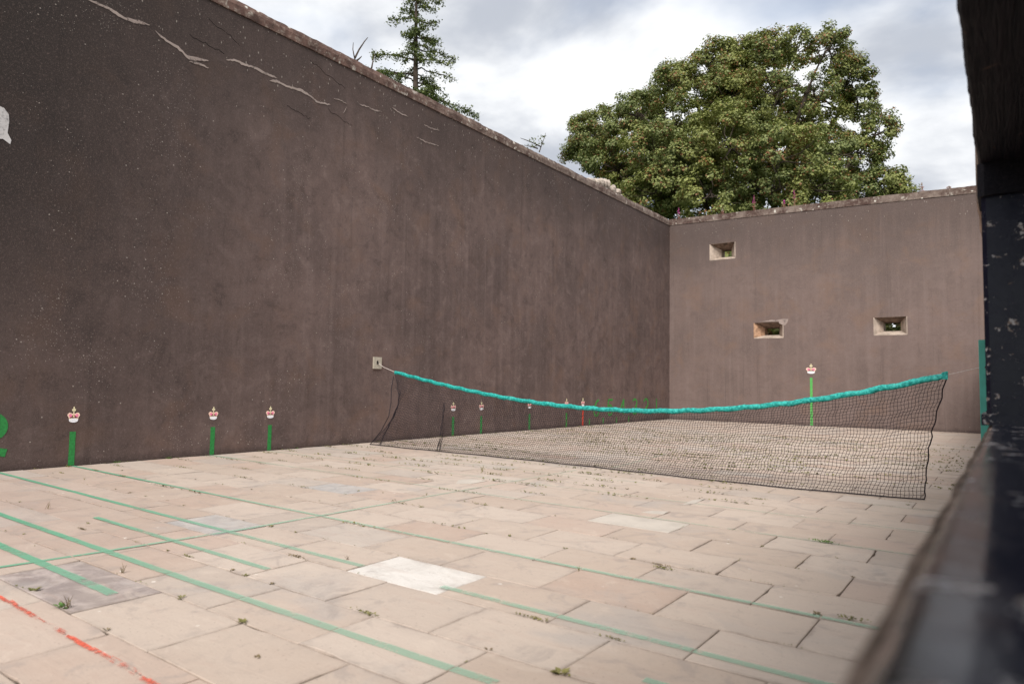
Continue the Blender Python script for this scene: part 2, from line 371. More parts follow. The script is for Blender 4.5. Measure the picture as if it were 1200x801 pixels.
# ------------------------------------------------------------------ mesh helpers
class MB:
    def __init__(s): s.v = []; s.f = []; s.t = []
    def add(s, vs, fs, tint=0.5):
        o = len(s.v); s.v += [tuple(v) for v in vs]; s.f += [tuple(i + o for i in f) for f in fs]; s.t += [tint] * len(vs); return s
    def box(s, a, b, tint=0.5):
        x0, y0, z0 = a; x1, y1, z1 = b
        return s.add([(x0, y0, z0), (x1, y0, z0), (x1, y1, z0), (x0, y1, z0), (x0, y0, z1), (x1, y0, z1), (x1, y1, z1), (x0, y1, z1)],
                     [(0, 3, 2, 1), (4, 5, 6, 7), (0, 1, 5, 4), (1, 2, 6, 5), (2, 3, 7, 6), (3, 0, 4, 7)], tint)
    def tube(s, pts, rad, sides=6, tint=0.5, cap=True):
        pts = [Vector(p) for p in pts]
        if not hasattr(rad, '__len__'): rad = [rad] * len(pts)
        vs = []; fs = []; n = len(pts); prev = None
        for i, p in enumerate(pts):
            d = (pts[min(i + 1, n - 1)] - pts[max(i - 1, 0)]).normalized()
            if prev is None:
                a = Vector((0, 0, 1)) if abs(d.z) < 0.9 else Vector((1, 0, 0))
                u = d.cross(a).normalized()
            else: u = (prev - d * prev.dot(d)).normalized()
            prev = u; w = d.cross(u)
            for k in range(sides):
                an = 2 * math.pi * k / sides
                vs.append(p + (u * math.cos(an) + w * math.sin(an)) * rad[i])
        for i in range(n - 1):
            for k in range(sides):
                k2 = (k + 1) % sides
                fs.append((i * sides + k, i * sides + k2, (i + 1) * sides + k2, (i + 1) * sides + k))
        if cap: fs.append(tuple(range(sides - 1, -1, -1))); fs.append(tuple((n - 1) * sides + k for k in range(sides)))
        return s.add(vs, fs, tint)
    def build(s, name, mat, parent=None, smooth=False):
        me = bpy.data.meshes.new(name); me.from_pydata(s.v, [], s.f)
        a = me.attributes.new('tint', 'FLOAT', 'POINT'); a.data.foreach_set('value', np.array(s.t, dtype=np.float32))
        me.materials.append(mat)
        if smooth: me.polygons.foreach_set('use_smooth', [True] * len(me.polygons))
        me.update()
        o = bpy.data.objects.new(name, me); C.objects.link(o)
        if parent: o.parent = parent
        return o


def np_mesh(name, verts, faces, mat, parent=None, tint=None, smooth=False):
    """verts (n,3), faces (m,k) all the same size"""
    me = bpy.data.meshes.new(name); n = len(verts); m_, k = faces.shape
    me.vertices.add(n); me.vertices.foreach_set('co', np.ascontiguousarray(verts, dtype=np.float32).ravel())
    me.loops.add(m_ * k); me.loops.foreach_set('vertex_index', np.ascontiguousarray(faces, dtype=np.int32).ravel())
    me.polygons.add(m_); me.polygons.foreach_set('loop_start', np.arange(0, m_ * k, k, dtype=np.int32))
    if tint is not None:
        a = me.attributes.new('tint', 'FLOAT', 'POINT'); a.data.foreach_set('value', np.asarray(tint, dtype=np.float32))
    me.update(calc_edges=True); me.validate()
    if smooth: me.polygons.foreach_set('use_smooth', np.ones(len(me.polygons), dtype=bool))
    me.materials.append(mat)
    o = bpy.data.objects.new(name, me); C.objects.link(o)
    if parent: o.parent = parent
    return o


def tag(o, label=None, cat=None, group=None, kind=None):
    if label: o['label'] = label
    if cat: o['category'] = cat
    if group: o['group'] = group
    if kind: o['kind'] = kind
    return o


def empty(name, loc, label, cat, group=None):
    o = bpy.data.objects.new(name, None); C.objects.link(o); o.location = loc; o.empty_display_size = 0.1
    return tag(o, label, cat, group)


def child(o, root):
    """parent keeping world coordinates (roots are unrotated)"""
    o.parent = root; o.matrix_parent_inverse = Matrix.Translation(-Vector(root.location)); return o


def px_of(P):
    d = np.asarray(P, float) - CAM; z = d @ F_
    if z < 0.05: return None
    return 600 + 795.48 * (d @ R_) / z, 400.5 - 795.48 * (d @ U_) / z, z


# flat raised marks on a wall; plane 'L' (left wall, a = y) or 'B' (back wall, a = x)
BY = 26.69


def onwall(plane, a, z, t):
    return (t, a, z) if plane == 'L' else (a, BY - t, z)


def plate(mb, plane, poly, t0, t1, tint=0.5):
    n = len(poly)
    if plane == 'B': pass
    vs = [onwall(plane, a, z, t1) for a, z in poly] + [onwall(plane, a, z, t0) for a, z in poly]
    fs = [tuple(range(n))] + [(i, i + n, (i + 1) % n + n, (i + 1) % n) for i in range(n)]
    mb.add(vs, fs, tint); return mb


def stroke(mb, plane, pts, w, t0=0.0, t1=0.004, jit=0.0):
    pts = [Vector(p) for p in pts]; n = len(pts); Lf = []; Rt = []
    for i in range(n):
        d = (pts[min(i + 1, n - 1)] - pts[max(i - 1, 0)])
        d = d.normalized() if d.length > 0 else Vector((1, 0)); nn = Vector((-d.y, d.x))
        ww = (w[i] if hasattr(w, '__len__') else w) * 0.5
        Lf.append(pts[i] + nn * (ww + rnd.uniform(-jit, jit))); Rt.append(pts[i] - nn * (ww + rnd.uniform(-jit, jit)))
    for i in range(n - 1):
        plate(mb, plane, [tuple(Lf[i]), tuple(Rt[i]), tuple(Rt[i + 1]), tuple(Lf[i + 1])], t0, t1)


# ------------------------------------------------------------------ ground beyond the court
o = MB().add([(-1500, -1500, -0.4), (1500, -1500, -0.4), (1500, 1500, -0.4), (-1500, 1500, -0.4)], [(0, 1, 2, 3)]).build('ground', MAT_GRASS)
tag(o, kind='structure')

# ------------------------------------------------------------------ court floor
floor = MB().box((-0.05, -4.2, -0.35), (11.6, 26.9, -0.011)).build('court_floor', MAT_BED); tag(floor, kind='structure')
ys = [-3.6, -3.05, -2.52, -1.99, -1.46, -0.93, -0.4, 0.13, 0.66, 1.20, 1.71, 2.23, 2.75, 3.27, 3.79, 4.34, 4.87, 5.41, 5.94, 6.47, 6.96, 7.5, 8.0, 8.52, 9.03, 9.5, 10.0]
while ys[-1] < 26.6: ys.append(ys[-1] + 0.51)
ys[-1] = 26.68
PX = [10.86, 10.05, 9.24, 8.42, 7.56, 6.70, 5.85]; QX = [11.26, 10.45, 9.65, 8.83, 7.98, 7.13, 6.28]
slabs = []
for i in range(len(ys) - 1):
    ref = PX if i % 2 == 1 else QX          # course starting at y = 1.20 (index 9) uses P
    xs = [11.27] + [x for x in ref if x < 11.2]
    r_ = random.Random(100 + i)
    while xs[-1] > 0.9:
        st = 0.84 + (r_.uniform(-0.12, 0.12) if xs[-1] < 5 else 0)
        xs.append(xs[-1] - st)
    if xs[-1] > 0.35: xs.append(0.014)
    else: xs[-1] = 0.014
    if abs(ys[i] - 1.71) < 1e-3: xs = [11.27, 10.45, 9.65, 8.82, 7.94, 7.06, 5.89, 5.0, 4.1, 3.3, 2.5, 1.7, 0.8, 0.014]   # one longer slab here
    for k in range(len(xs) - 1):
        slabs.append([xs[k + 1], xs[k], ys[i], ys[i + 1]])
special = {}
for s_ in slabs:
    x0, x1, y0, y1 = s_; cx, cy = (x0 + x1) / 2, (y0 + y1) / 2
    if 7.6 < cx < 8.4 and 3.3 < cy < 3.78: special[id(s_)] = ('white', 'clean whitish replacement slab, the brightest in the floor')
    elif 6.0 < cx < 6.9 and 1.72 < cy < 2.22: special[id(s_)] = ('grey', 'dark grey stained slab with a soil filled edge')
    elif 8.1 < cx < 8.8 and 5.94 < cy < 6.46: special[id(s_)] = ('pale', 'pale cream slab a little brighter than its neighbours')
    elif 4.9 < cx < 5.6 and 3.28 < cy < 3.78: special[id(s_)] = ('blue', 'bluish grey slab beside crossing green lines')
    elif 4.1 < cx < 4.9 and 5.42 < cy < 5.93: special[id(s_)] = ('blue', 'bluish grey slab nearer the wall')
MATS = {'white': MAT_SLABWHITE, 'grey': MAT_SLABGREY, 'pale': MAT_SLABPALE, 'blue': MAT_SLABBLUE}


def slab_geo(x0, x1, y0, y1, detail, r_):
    gx = r_.choice([0.001, 0.0015, 0.002, 0.003]); gy = r_.uniform(0.001, 0.003); 
    x0 += gx; x1 -= gx; y0 += gy; y1 -= gy
    zt = r_.uniform(-0.0022, 0.0022); tx = r_.uniform(-0.002, 0.002); ty = r_.uniform(-0.002, 0.002)
    nx, ny = (7, 5) if detail else (1, 1)
    per = [(x0 + (x1 - x0) * i / nx, y0) for i in range(nx)] + [(x1, y0 + (y1 - y0) * i / ny) for i in range(ny)] + \
          [(x1 - (x1 - x0) * i / nx, y1) for i in range(nx)] + [(x0, y1 - (y1 - y0) * i / ny) for i in range(ny)]
    cx, cy = (x0 + x1) / 2, (y0 + y1) / 2; top = []; mid = []; bot = []; n = len(per)
    for (px, py) in per:
        j = r_.uniform(0, 0.0025) if detail else 0
        if detail and r_.random() < 0.06: j += r_.uniform(0.004, 0.014)
        dx = (cx - px); dy = (cy - py); sx = math.copysign(1, dx) if abs(abs(dx) - (x1 - x0) / 2) < 1e-6 else 0; sy = math.copysign(1, dy) if abs(abs(dy) - (y1 - y0) / 2) < 1e-6 else 0
        z = zt + tx * dx / (x1 - x0) * 2 + ty * dy / (y1 - y0) * 2
        mid.append((px + sx * j, py + sy * j, z - 0.0035)); top.append((px + sx * (j + 0.004), py + sy * (j + 0.004), z)); bot.append((px, py, -0.06))
    fs = [tuple(range(n))]
    for i in range(n):
        k = (i + 1) % n; fs.append((i, n + i, n + k, k)); fs.append((n + i, 2 * n + i, 2 * n + k, n + k))
    return top + mid + bot, fs, zt


def vis_size(s_):
    x0, x1, y0, y1 = s_; q = px_of(((x0 + x1) / 2, (y0 + y1) / 2, 0))
    if q is None or not (-60 < q[0] < 1180 and 440 < q[1] < 840): return 0
    return 1.0 / q[2] * 1.0 / q[2] / q[2]


order = sorted(slabs, key=vis_size, reverse=True); indiv = set(id(s_) for s_ in order[:296]) | set(special)
rest = MB(); SLABZ = []
for s_ in slabs:
    r_ = random.Random(int(s_[0] * 1000) * 7919 + int(s_[2] * 1000))
    if id(s_) in indiv:
        v, f, zt = slab_geo(*s_, True, r_)
        cx, cy = (s_[0] + s_[1]) / 2, (s_[2] + s_[3]) / 2
        mb = MB(); mb.add([(a - cx, b - cy, c) for a, b, c in v], f, r_.random())
        sp_ = special.get(id(s_))
        o = mb.build('paving_slab', MATS[sp_[0]] if sp_ else MAT_SLAB, floor); o.location = (cx, cy, 0)
        if sp_: o['label'] = sp_[1]
    else:
        v, f, zt = slab_geo(*s_, False, r_); rest.add(v, f, r_.random())
    SLABZ.append((s_, zt))
tag(rest.build('paving_slab', MAT_SLAB, floor), kind='stuff')


# mortar patches on the floor
def floor_poly(name, poly, mat, z=0.0065, label=None, cat=None, parent=None):
    n = len(poly); cx = sum(p[0] for p in poly) / n; cy = sum(p[1] for p in poly) / n
    mb = MB(); mb.add([(x - cx, y - cy, z) for x, y in poly] + [(x - cx, y - cy, z - 0.006) for x, y in poly],
                      [tuple(range(n))] + [(i, i + n, (i + 1) % n + n, (i + 1) % n) for i in range(n)])
    o = mb.build(name, mat, parent); o.location = (cx, cy, 0)
    if label: tag(o, label, cat)
    return o


for poly in ([(8.20, 6.70), (8.26, 6.86), (8.41, 6.93), (8.43, 6.74), (8.33, 6.69)], [(8.36, 7.40), (8.33, 7.80), (8.41, 8.0), (8.44, 7.6)],
             [(5.42, 6.93), (5.22, 7.22), (5.30, 7.40), (5.56, 7.42), (5.58, 7.05)]):
    o = floor_poly('mortar_patch', poly, MAT_SLABPALE, 0.0062, None, None, floor)

# painted lines on the floor, cut at every slab joint
def painted_line(name, a, b, w, mat, label, rough=0.0):
    (ax, ay), (bx, by) = a, b; mb = MB(); d = Vector((bx - ax, by - ay)); L = d.length; d.normalize(); nn = Vector((-d.y, d.x))
    cuts = {0.0, L}
    for s_, zt in SLABZ:
        for X in (s_[0], s_[1]):
            if abs(d.x) > 1e-6:
                t = (X - ax) / d.x
                if 0 < t < L and s_[2] - 0.1 < ay + d.y * t < s_[3] + 0.1: cuts.add(round(t, 3))
        for Y in (s_[2], s_[3]):
            if abs(d.y) > 1e-4:
                t = (Y - ay) / d.y
                if 0 < t < L: cuts.add(round(t, 3))
    cuts = sorted(cuts)
    for t0, t1 in zip(cuts[:-1], cuts[1:]):
        if t1 - t0 < 0.02: continue
        e0 = t0 + (0.004 if t0 > 0 else 0); e1 = t1 - 0.004
        k = max(1, int((e1 - e0) / 0.12)); L_ = []; R2 = []
        for i in range(k + 1):
            t = e0 + (e1 - e0) * i / k; c = Vector((ax, ay)) + d * t
            wl = w / 2 * (1 + rnd.uniform(-0.08, 0.08)) + rnd.uniform(0, rough); wr = w / 2 * (1 + rnd.uniform(-0.08, 0.08)) + rnd.uniform(0, rough)
            L_.append(c + nn * wl); R2.append(c - nn * wr)
        for i in range(k):
            q = [R2[i], R2[i + 1], L_[i + 1], L_[i]]
            mb.add([(p.x, p.y, 0.0058 if abs(d.x) > 0.7 else 0.0066) for p in q], [(0, 1, 2, 3)])
    o = mb.build(name, mat); tag(o, label, 'court line'); return o


painted_line('painted_line', (0.1, 2.46), (7.0, 2.455), 0.062, MAT_GLINE, 'nearest long green cross line, running off the bottom edge of the photo').name = 'painted_line'
bpy.data.objects['painted_line'].name = 'painted_line'
painted_line('painted_line', (7.0, 2.455), (9.50, 2.48), 0.062, MAT_GLINE, 'short continuation of the nearest long green cross line at the bottom edge')
painted_line('painted_line', (0.08, 3.475), (7.58, 3.41), 0.058, MAT_GLINE, 'green cross line that runs up to the left side of the white slab')
painted_line('painted_line', (8.34, 3.405), (11.24, 3.39), 0.058, MAT_GLINE, 'green cross line that starts at the right side of the white slab')
painted_line('painted_line', (0.02, 4.43), (11.24, 4.355), 0.052, MAT_GLINE, 'green cross line starting at the wall below the leftmost crown')
painted_line('painted_line', (0.02, 6.60), (10.9, 6.45), 0.042, MAT_GLINE, 'faint green cross line starting below the second crown from the left')
painted_line('painted_line', (0.02, 7.74), (11.0, 7.57), 0.042, MAT_GLINE, 'faint green cross line starting below the third crown from the left')
painted_line('painted_line', (0.4, 8.80), (7.3, 8.74), 0.035, MAT_GLINE, 'very faint green cross line closest to the foot of the net')
painted_line('painted_line', (9.95, 8.95), (11.0, 8.95), 0.035, MAT_GLINE, 'short very faint green line by the right end of the net')
painted_line('painted_line', (4.32, 2.97), (7.13, 2.935), 0.055, MAT_GLINE, 'short green cross line ending just left of the white slab')
painted_line('painted_line', (3.3, 2.03), (6.90, 2.01), 0.07, MAT_GLINE, 'dark green cross line ending on the grey stained slab')
painted_line('painted_line', (10.0, 2.93), (11.24, 2.93), 0.055, MAT_GLINE, 'short piece of green line at the bottom edge near the sill')
painted_line('painted_line', (5.60, 1.2), (5.74, 2.3), 0.05, MAT_GLINE, 'green length-wise line, its piece at the left edge of the photo')
painted_line('painted_line', (5.74, 2.3), (5.84, 3.6), 0.05, MAT_GLINE, 'green length-wise line, the middle piece where it crosses the short cross line')
painted_line('painted_line', (5.84, 3.6), (5.86, 9.3), 0.05, MAT_GLINE, 'green length-wise line leading away to the foot of the net')
painted_line('painted_line', (6.15, 9.95), (5.86, 12.8), 0.05, MAT_GLINE, 'green length-wise line seen through the net beyond it')
# red line: broken daubs of brush paint
mb = MB()
pts = [(3.4, 1.60), (6.46, 1.56), (6.83, 1.55), (7.34, 1.545), (7.71, 1.53), (8.75, 1.545)]
for k in range(240):
    u = k / 239; x = 3.4 + u * 5.35
    for _ in range(2):
        w = rnd.choice([0.004, 0.007, 0.012, 0.022]); off = rnd.gauss(0, 0.008); ln = rnd.uniform(0.10, 0.30)
        if rnd.random() < 0.62 * (0.3 + abs(math.sin(x * 4.3))): continue
        yb = 1.60 - 0.055 * u + off; z = 0.0056 + 0.0004 * rnd.random()
        mb.add([(x, yb - w / 2, z), (x + ln, yb - w * .2 + rnd.uniform(-.003, .003), z), (x + ln, yb + w * .2 + rnd.uniform(-.003, .003), z), (x, yb + w / 2, z)], [(0, 1, 2, 3)])
tag(mb.build('painted_line', MAT_RLINE), 'broken red brushed line across the near left corner of the floor', 'court line')

# ------------------------------------------------------------------ walls
def rough_bar(mb, path0, path1, prof, n, amp, seed):
    """profile (list of (across, up)) swept from path0 to path1 with noise"""
    a = Vector(path0); b = Vector(path1); d = (b - a).normalized(); side = Vector((0, 0, 1)).cross(d).normalized()
    m = len(prof); vs = []
    for i in range(n + 1):
        p = a.lerp(b, i / n)
        for j, (s_, u) in enumerate(prof):
            q = p + side * s_ + Vector((0, 0, u))
            nz = mnoise.noise(Vector((q.x * 2.1 + seed, q.y * 2.1, q.z * 2.1))) * 0.6 + mnoise.noise(Vector((q.x * 8 + seed, q.y * 8, q.z * 8 + j))) * 0.5
            k = 0.25 if u < 0.01 else 1.0
            vs.append(q + (side * (1 if s_ > 0.05 else -1 if s_ < -0.05 else 0) * 0.6 + Vector((0, 0, 1)) * k) * nz * amp)
    fs = []
    for i in range(n):
        for j in range(m):
            j2 = (j + 1) % m; fs.append((i * m + j, i * m + j2, (i + 1) * m + j2, (i + 1) * m + j))
    fs.append(tuple(range(m))); fs.append(tuple(n * m + j for j in range(m - 1, -1, -1)))
    mb.add(vs, fs)


lwall = empty('rendered_wall', (0, 12, 0), 'tall dark brown rendered side wall with mortar-repaired cracks, on the left', 'wall')
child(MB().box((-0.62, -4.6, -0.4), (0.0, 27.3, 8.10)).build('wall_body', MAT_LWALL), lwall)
mb = MB(); rough_bar(mb, (-0.31, -4.6, 8.08), (-0.31, 27.32, 8.10), [(-0.335, 0.0), (-0.34, 0.14), (-0.30, 0.255), (-0.1, 0.30), (0.15, 0.30), (0.33, 0.25), (0.33, 0.0)], 420, 0.022, 3.0)
child(mb.build('coping', MAT_COPING), lwall)
cracks = [[(4.28, 7.15), (4.45, 7.16), (4.62, 7.15), (4.81, 7.1), (5.08, 7.15), (5.24, 7.18)], [(5.31, 7.11), (5.5, 7.03), (5.7, 6.99), (5.9, 6.89), (6.05, 6.93), (6.25, 6.98)],
          [(5.91, 6.83), (6.1, 6.86), (6.26, 6.85)], [(6.59, 7.14), (6.78, 7.20), (6.93, 7.19), (7.19, 7.22), (7.4, 7.19), (7.66, 7.2)],
          [(7.49, 7.08), (7.65, 7.14), (7.86, 7.12), (8.2, 7.16), (8.4, 7.13), (8.62, 7.06), (8.94, 7.12)], [(9.03, 7.28), (9.2, 7.31), (9.37, 7.29)], [(9.37, 7.21), (9.29, 7.05)],
          [(9.7, 7.4), (9.99, 7.43), (10.2, 7.42), (10.38, 7.46)], [(10.69, 7.67), (10.95, 7.62), (11.21, 7.62)], [(11.77, 7.61), (12.0, 7.60), (12.32, 7.64)], [(11.52, 7.22), (11.87, 7.2), (12.31, 7.24)]]
for ci, c_ in enumerate(cracks):
    pts = []
    for a, b in zip(c_[:-1], c_[1:]):
        k = max(2, int((b[0] - a[0]) / 0.035)) if b[0] > a[0] else 3
        for i in range(k): t = i / k; pts.append((a[0] + (b[0] - a[0]) * t, a[1] + (b[1] - a[1]) * t + rnd.uniform(-.008, .008)))
    pts.append(c_[-1]); n = len(pts)
    big = 0.062 if ci < 5 else 0.034
    ws = [(big * (0.55 + 0.6 * abs(mnoise.noise(Vector((p[0] * 3.1, ci, 0)))) * 1.6)) * min(1, (min(i, n - 1 - i) + 0.7) / 3.5) for i, p in enumerate(pts)]
    mb = MB(); stroke(mb, 'L', pts, ws, 0.0, 0.006 + 0.001 * (ci % 3), 0.004)
    child(mb.build('crack_repair', MAT_REPAIR), lwall)
# thin open cracks
MAT_CRACK = simple('open_crack', (0.012, 0.010, 0.010), 1.0, 0.1, 8, 0, 0)
for c_ in ([(5.9, 7.3), (6.25, 7.27), (6.6, 7.22)], [(7.9, 6.75), (8.2, 6.67), (8.5, 6.65)], [(6.2, 7.75), (6.6, 7.62), (6.9, 7.5)], [(8.4, 7.85), (8.9, 7.72), (9.4, 7.62)], [(8.9, 7.0), (9.3, 6.9), (9.6, 6.86)]):
    pts = []
    for a, b in zip(c_[:-1], c_[1:]):
        for i in range(6): t = i / 6; pts.append((a[0] + (b[0] - a[0]) * t, a[1] + (b[1] - a[1]) * t + rnd.uniform(-.03, .03)))
    mb = MB(); stroke(mb, 'L', pts, 0.006, 0.0, 0.003, 0.0015); child(mb.build('crack', MAT_CRACK), lwall)
# white filler patch high on the left
def blob(cx, cz, rx, rz, n, seed, amp=0.25):
    return [(cx + rx * math.cos(t) * (1 + amp * mnoise.noise(Vector((math.cos(t) * 1.5 + seed, math.sin(t) * 1.5, seed)))),
             cz + rz * math.sin(t) * (1 + amp * mnoise.noise(Vector((math.cos(t) * 1.5, seed, math.sin(t) * 1.5))))) for t in [2 * math.pi * i / n for i in range(n)]]
mb = MB(); plate(mb, 'L', [(3.0, 5.12), (2.95, 4.7), (3.1, 4.66), (3.2, 4.63), (3.31, 4.66), (3.40, 4.61), (3.41, 4.67), (3.36, 4.76), (3.37, 4.93), (3.36, 5.03), (3.30, 5.10), (3.2, 5.12)], 0.0, 0.006)
child(mb.build('filler_patch', MAT_WPATCH), lwall)
# back wall with three splayed openings
bwall = empty('rendered_wall', (5.5, BY, 0), 'lighter brown rendered end wall with three small splayed openings', 'wall')
D1, D2 = 0.42, 0.85
wins = [  # outer (x0,x1,z0,z1)  inner (x0,x1,z0,z1)
    ((1.74, 2.73, 6.49, 7.11), (2.05, 2.47, 6.62, 6.93), 'small splayed opening near the top, with a dark lintel', MAT_STONE, MAT_STONE, MAT_STONE_DK),
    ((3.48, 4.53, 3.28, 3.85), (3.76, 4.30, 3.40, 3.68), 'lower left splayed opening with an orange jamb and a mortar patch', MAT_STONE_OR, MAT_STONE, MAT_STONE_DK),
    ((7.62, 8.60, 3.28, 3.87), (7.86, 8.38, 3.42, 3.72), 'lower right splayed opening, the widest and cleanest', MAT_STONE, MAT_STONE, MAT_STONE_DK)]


def ztop(x): return 8.12 - 0.024 * x


def holed(mb, y, rects, x0, x1, flip):
    xs = sorted({x0, x1} | {r[0] for r in rects} | {r[1] for r in rects}); zs = sorted({-0.4} | {r[2] for r in rects} | {r[3] for r in rects})
    for i in range(len(xs) - 1):
        zz = zs + [None]
        for j in range(len(zz) - 1):
            a, b = xs[i], xs[i + 1]; c = zz[j]; d = zz[j + 1]
            mx_, = ((a + b) / 2,)
            if d is not None and any(r[0] < mx_ < r[1] and r[2] < (c + d) / 2 < r[3] for r in rects): continue
            q = [(a, y, c), (b, y, c), (b, y, ztop(b) if d is None else d), (a, y, ztop(a) if d is None else d)]
            mb.add(q, [(0, 1, 2, 3) if not flip else (3, 2, 1, 0)])


mb = MB(); X0, X1 = 0.0, 12.4
holed(mb, BY, [w[0] for w in wins], X0, X1, False); holed(mb, BY + D2, [w[1] for w in wins], X0, X1, True)
mb.add([(X0, BY, ztop(X0)), (X1, BY, ztop(X1)), (X1, BY + D2, ztop(X1)), (X0, BY + D2, ztop(X0))], [(0, 1, 2, 3)])
mb.add([(X1, BY, -0.4), (X1, BY + D2, -0.4), (X1, BY + D2, ztop(X1)), (X1, BY, ztop(X1))], [(0, 1, 2, 3)])
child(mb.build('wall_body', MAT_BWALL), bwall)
mb = MB(); rough_bar(mb, (-0.02, BY + 0.42, ztop(0) - 0.01), (X1, BY + 0.42, ztop(X1) - 0.01), [(-0.44, 0.0), (-0.44, 0.25), (-0.2, 0.30), (0.2, 0.29), (0.43, 0.2), (0.435, 0.0)], 200, 0.022, 9.0)
child(mb.build('coping', MAT_COPING), bwall)
for oi, (ou, inn, lab, ml, mr, mt) in enumerate(wins):
    w = empty('wall_opening', (ou[0], BY, ou[2]), None, None); w['label'] = lab; child(w, bwall)
    yf = BY - 0.004; ym = BY + D1; yb = BY + D2 + 0.01; e = 0.028
    x0, x1, z0, z1 = ou; a0, a1, c0, c1 = inn
    def piece(nm, rim, o1, i1, mat):
        # rim: outer lip pts, o1: opening edge pts, i1: inner edge pts (each 2 (x,z))
        mbp = MB(); vs = [(p[0], yf, p[1]) for p in rim] + [(p[0], yf, p[1]) for p in o1] + [(p[0], ym, p[1]) for p in i1] + [(p[0], yb, p[1]) for p in i1]
        mbp.add(vs, [(0, 1, 3, 2), (2, 3, 5, 4), (4, 5, 7, 6)])
        # subdivide the splay a little for relief
        ob = mbp.build(nm, mat); child(ob, w); ob.matrix_parent_inverse = Matrix.Translation(-(Vector(w.location)))
        return ob
    piece('sill', [(x0 - e, z0 - e * 1.3), (x1 + e, z0 - e * 1.3)], [(x0, z0), (x1, z0)], [(a0, c0), (a1, c0)], MAT_STONE)
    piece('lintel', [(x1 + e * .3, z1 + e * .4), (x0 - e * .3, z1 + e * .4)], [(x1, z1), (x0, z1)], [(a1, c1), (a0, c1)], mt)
    piece('jamb', [(x0 - e, z1 + e * .3), (x0 - e, z0 - e)], [(x0, z1), (x0, z0)], [(a0, c1), (a0, c0)], ml)
    piece('jamb', [(x1 + e, z0 - e), (x1 + e, z1 + e * .3)], [(x1, z0), (x1, z1)], [(a1, c0), (a1, c1)], mr)
mb = MB(); plate(mb, 'B', [(4.40, 3.80), (4.62, 3.70), (4.70, 3.83), (4.74, 3.95), (4.55, 3.97), (4.30, 3.93), (4.1, 3.95), (3.8, 3.9), (3.6, 3.885), (4.4, 3.885)], 0.0, 0.008)
child(mb.build('mortar_patch', MAT_REPAIR), bwall)

# ------------------------------------------------------------------ gallery side (right): dado, sill, post, beam
ZS = 1.17
gal = empty('gallery_wall', (11.4, 8, 0), 'gallery front on the right with a chipped black sill under an old beam', 'wall')
child(MB().box((11.285, -4.2, -0.4), (11.62, BY, ZS - 0.05)).build('dado', MAT_BWALL), gal)
def lip(name, xin, xout, z0, z1, y0, y1, n, amp, mat, seed):
    vs = []; fs = []
    for i in range(n + 1):
        y = y0 + (y1 - y0) * (i / n) ** 1.0
        j1 = mnoise.noise(Vector((y * 3.3, seed, 0))) * amp + mnoise.noise(Vector((y * 17, seed, 3))) * amp * 0.55
        j2 = mnoise.noise(Vector((y * 4.1, seed, 7))) * amp * 0.8 + mnoise.noise(Vector((y * 21, seed, 9))) * amp * 0.5
        j3 = mnoise.noise(Vector((y * 9.1, seed, 17))) * amp * 0.4
        vs += [(xin, y, z0), (xout + j1 * 1.2, y, z0), (xout + j1, y, (z0 + z1) / 2 + j3), (xout + 0.006 + j2, y, z1 - 0.006 + j3), ((xin + xout) / 2 + j2, y, z1 + j3), (xin, y, z1)]
    for i in range(n):
        for k in range(6): k2 = (k + 1) % 6; fs.append((i * 6 + k, (i + 1) * 6 + k, (i + 1) * 6 + k2, i * 6 + k2))
    fs.append((0, 1, 2, 3, 4, 5)); fs.append(tuple(n * 6 + k for k in range(5, -1, -1)))
    return child(MB().add(vs, fs).build(name, mat, None), gal)
lip('stone_edge', 11.31, 11.276, ZS - 0.09, ZS - 0.011, -1.5, 26.6, 900, 0.006, MAT_LIP, 2)
lip('broken_edge', 11.32, 11.291, ZS - 0.05, ZS - 0.003, -1.5, 26.6, 900, 0.005, MAT_LIP2, 5)
# black timber sill with worn rounded arris
n = 500; vs = []; fs = []
for i in range(n + 1):
    y = -2.0 + 12.0 * i / n
    j = mnoise.noise(Vector((y * 5, 1, 0))) * 0.0035 + mnoise.noise(Vector((y * 23, 1, 0))) * 0.002
    jz = mnoise.noise(Vector((y * 3, 4, 0))) * 0.002
    prof = [(11.297 + j, ZS - 0.035), (11.297 + j, ZS - 0.008), (11.304 + j, ZS - 0.002), (11.314, ZS + jz), (11.345, ZS + jz + 0.0005), (11.36, ZS + jz), (11.40, ZS - 0.001), (11.64, ZS - 0.003), (11.64, ZS - 0.035)]
    vs += [(x, y, z) for x, z in prof]
m9 = 9
for i in range(n):
    for k in range(m9): k2 = (k + 1) % m9; fs.append((i * m9 + k, (i + 1) * m9 + k, (i + 1) * m9 + k2, i * m9 + k2))
fs += [tuple(range(m9)), tuple(n * m9 + k for k in range(m9 - 1, -1, -1))]
child(MB().add(vs, fs).build('sill', MAT_SILL), gal)
# post with chamfered corners and a base block
def chamfer_box(x0, x1, y0, y1, z0, z1, c):
    pr = [(x0 + c, y0), (x1 - c, y0), (x1, y0 + c), (x1, y1 - c), (x1 - c, y1), (x0 + c, y1), (x0, y1 - c), (x0, y0 + c)]
    mb = MB(); mb.add([(x, y, z0) for x, y in pr] + [(x, y, z1) for x, y in pr], [tuple(range(7, -1, -1)), tuple(range(8, 16))] + [(i, (i + 1) % 8, (i + 1) % 8 + 8, i + 8) for i in range(8)])
    return mb
ZB = 2.50
post = empty('timber_post', (11.42, 4.35, ZS), 'chipped black painted timber post standing on the gallery sill', 'post')
child(chamfer_box(11.276, 11.60, 4.20, 4.52, ZS + 0.045, ZB - 0.02, 0.02).build('shaft', MAT_POST), post)
child(chamfer_box(11.254, 11.62, 4.12, 4.60, ZS - 0.004, ZS + 0.05, 0.012).build('base_block', MAT_POST), post)
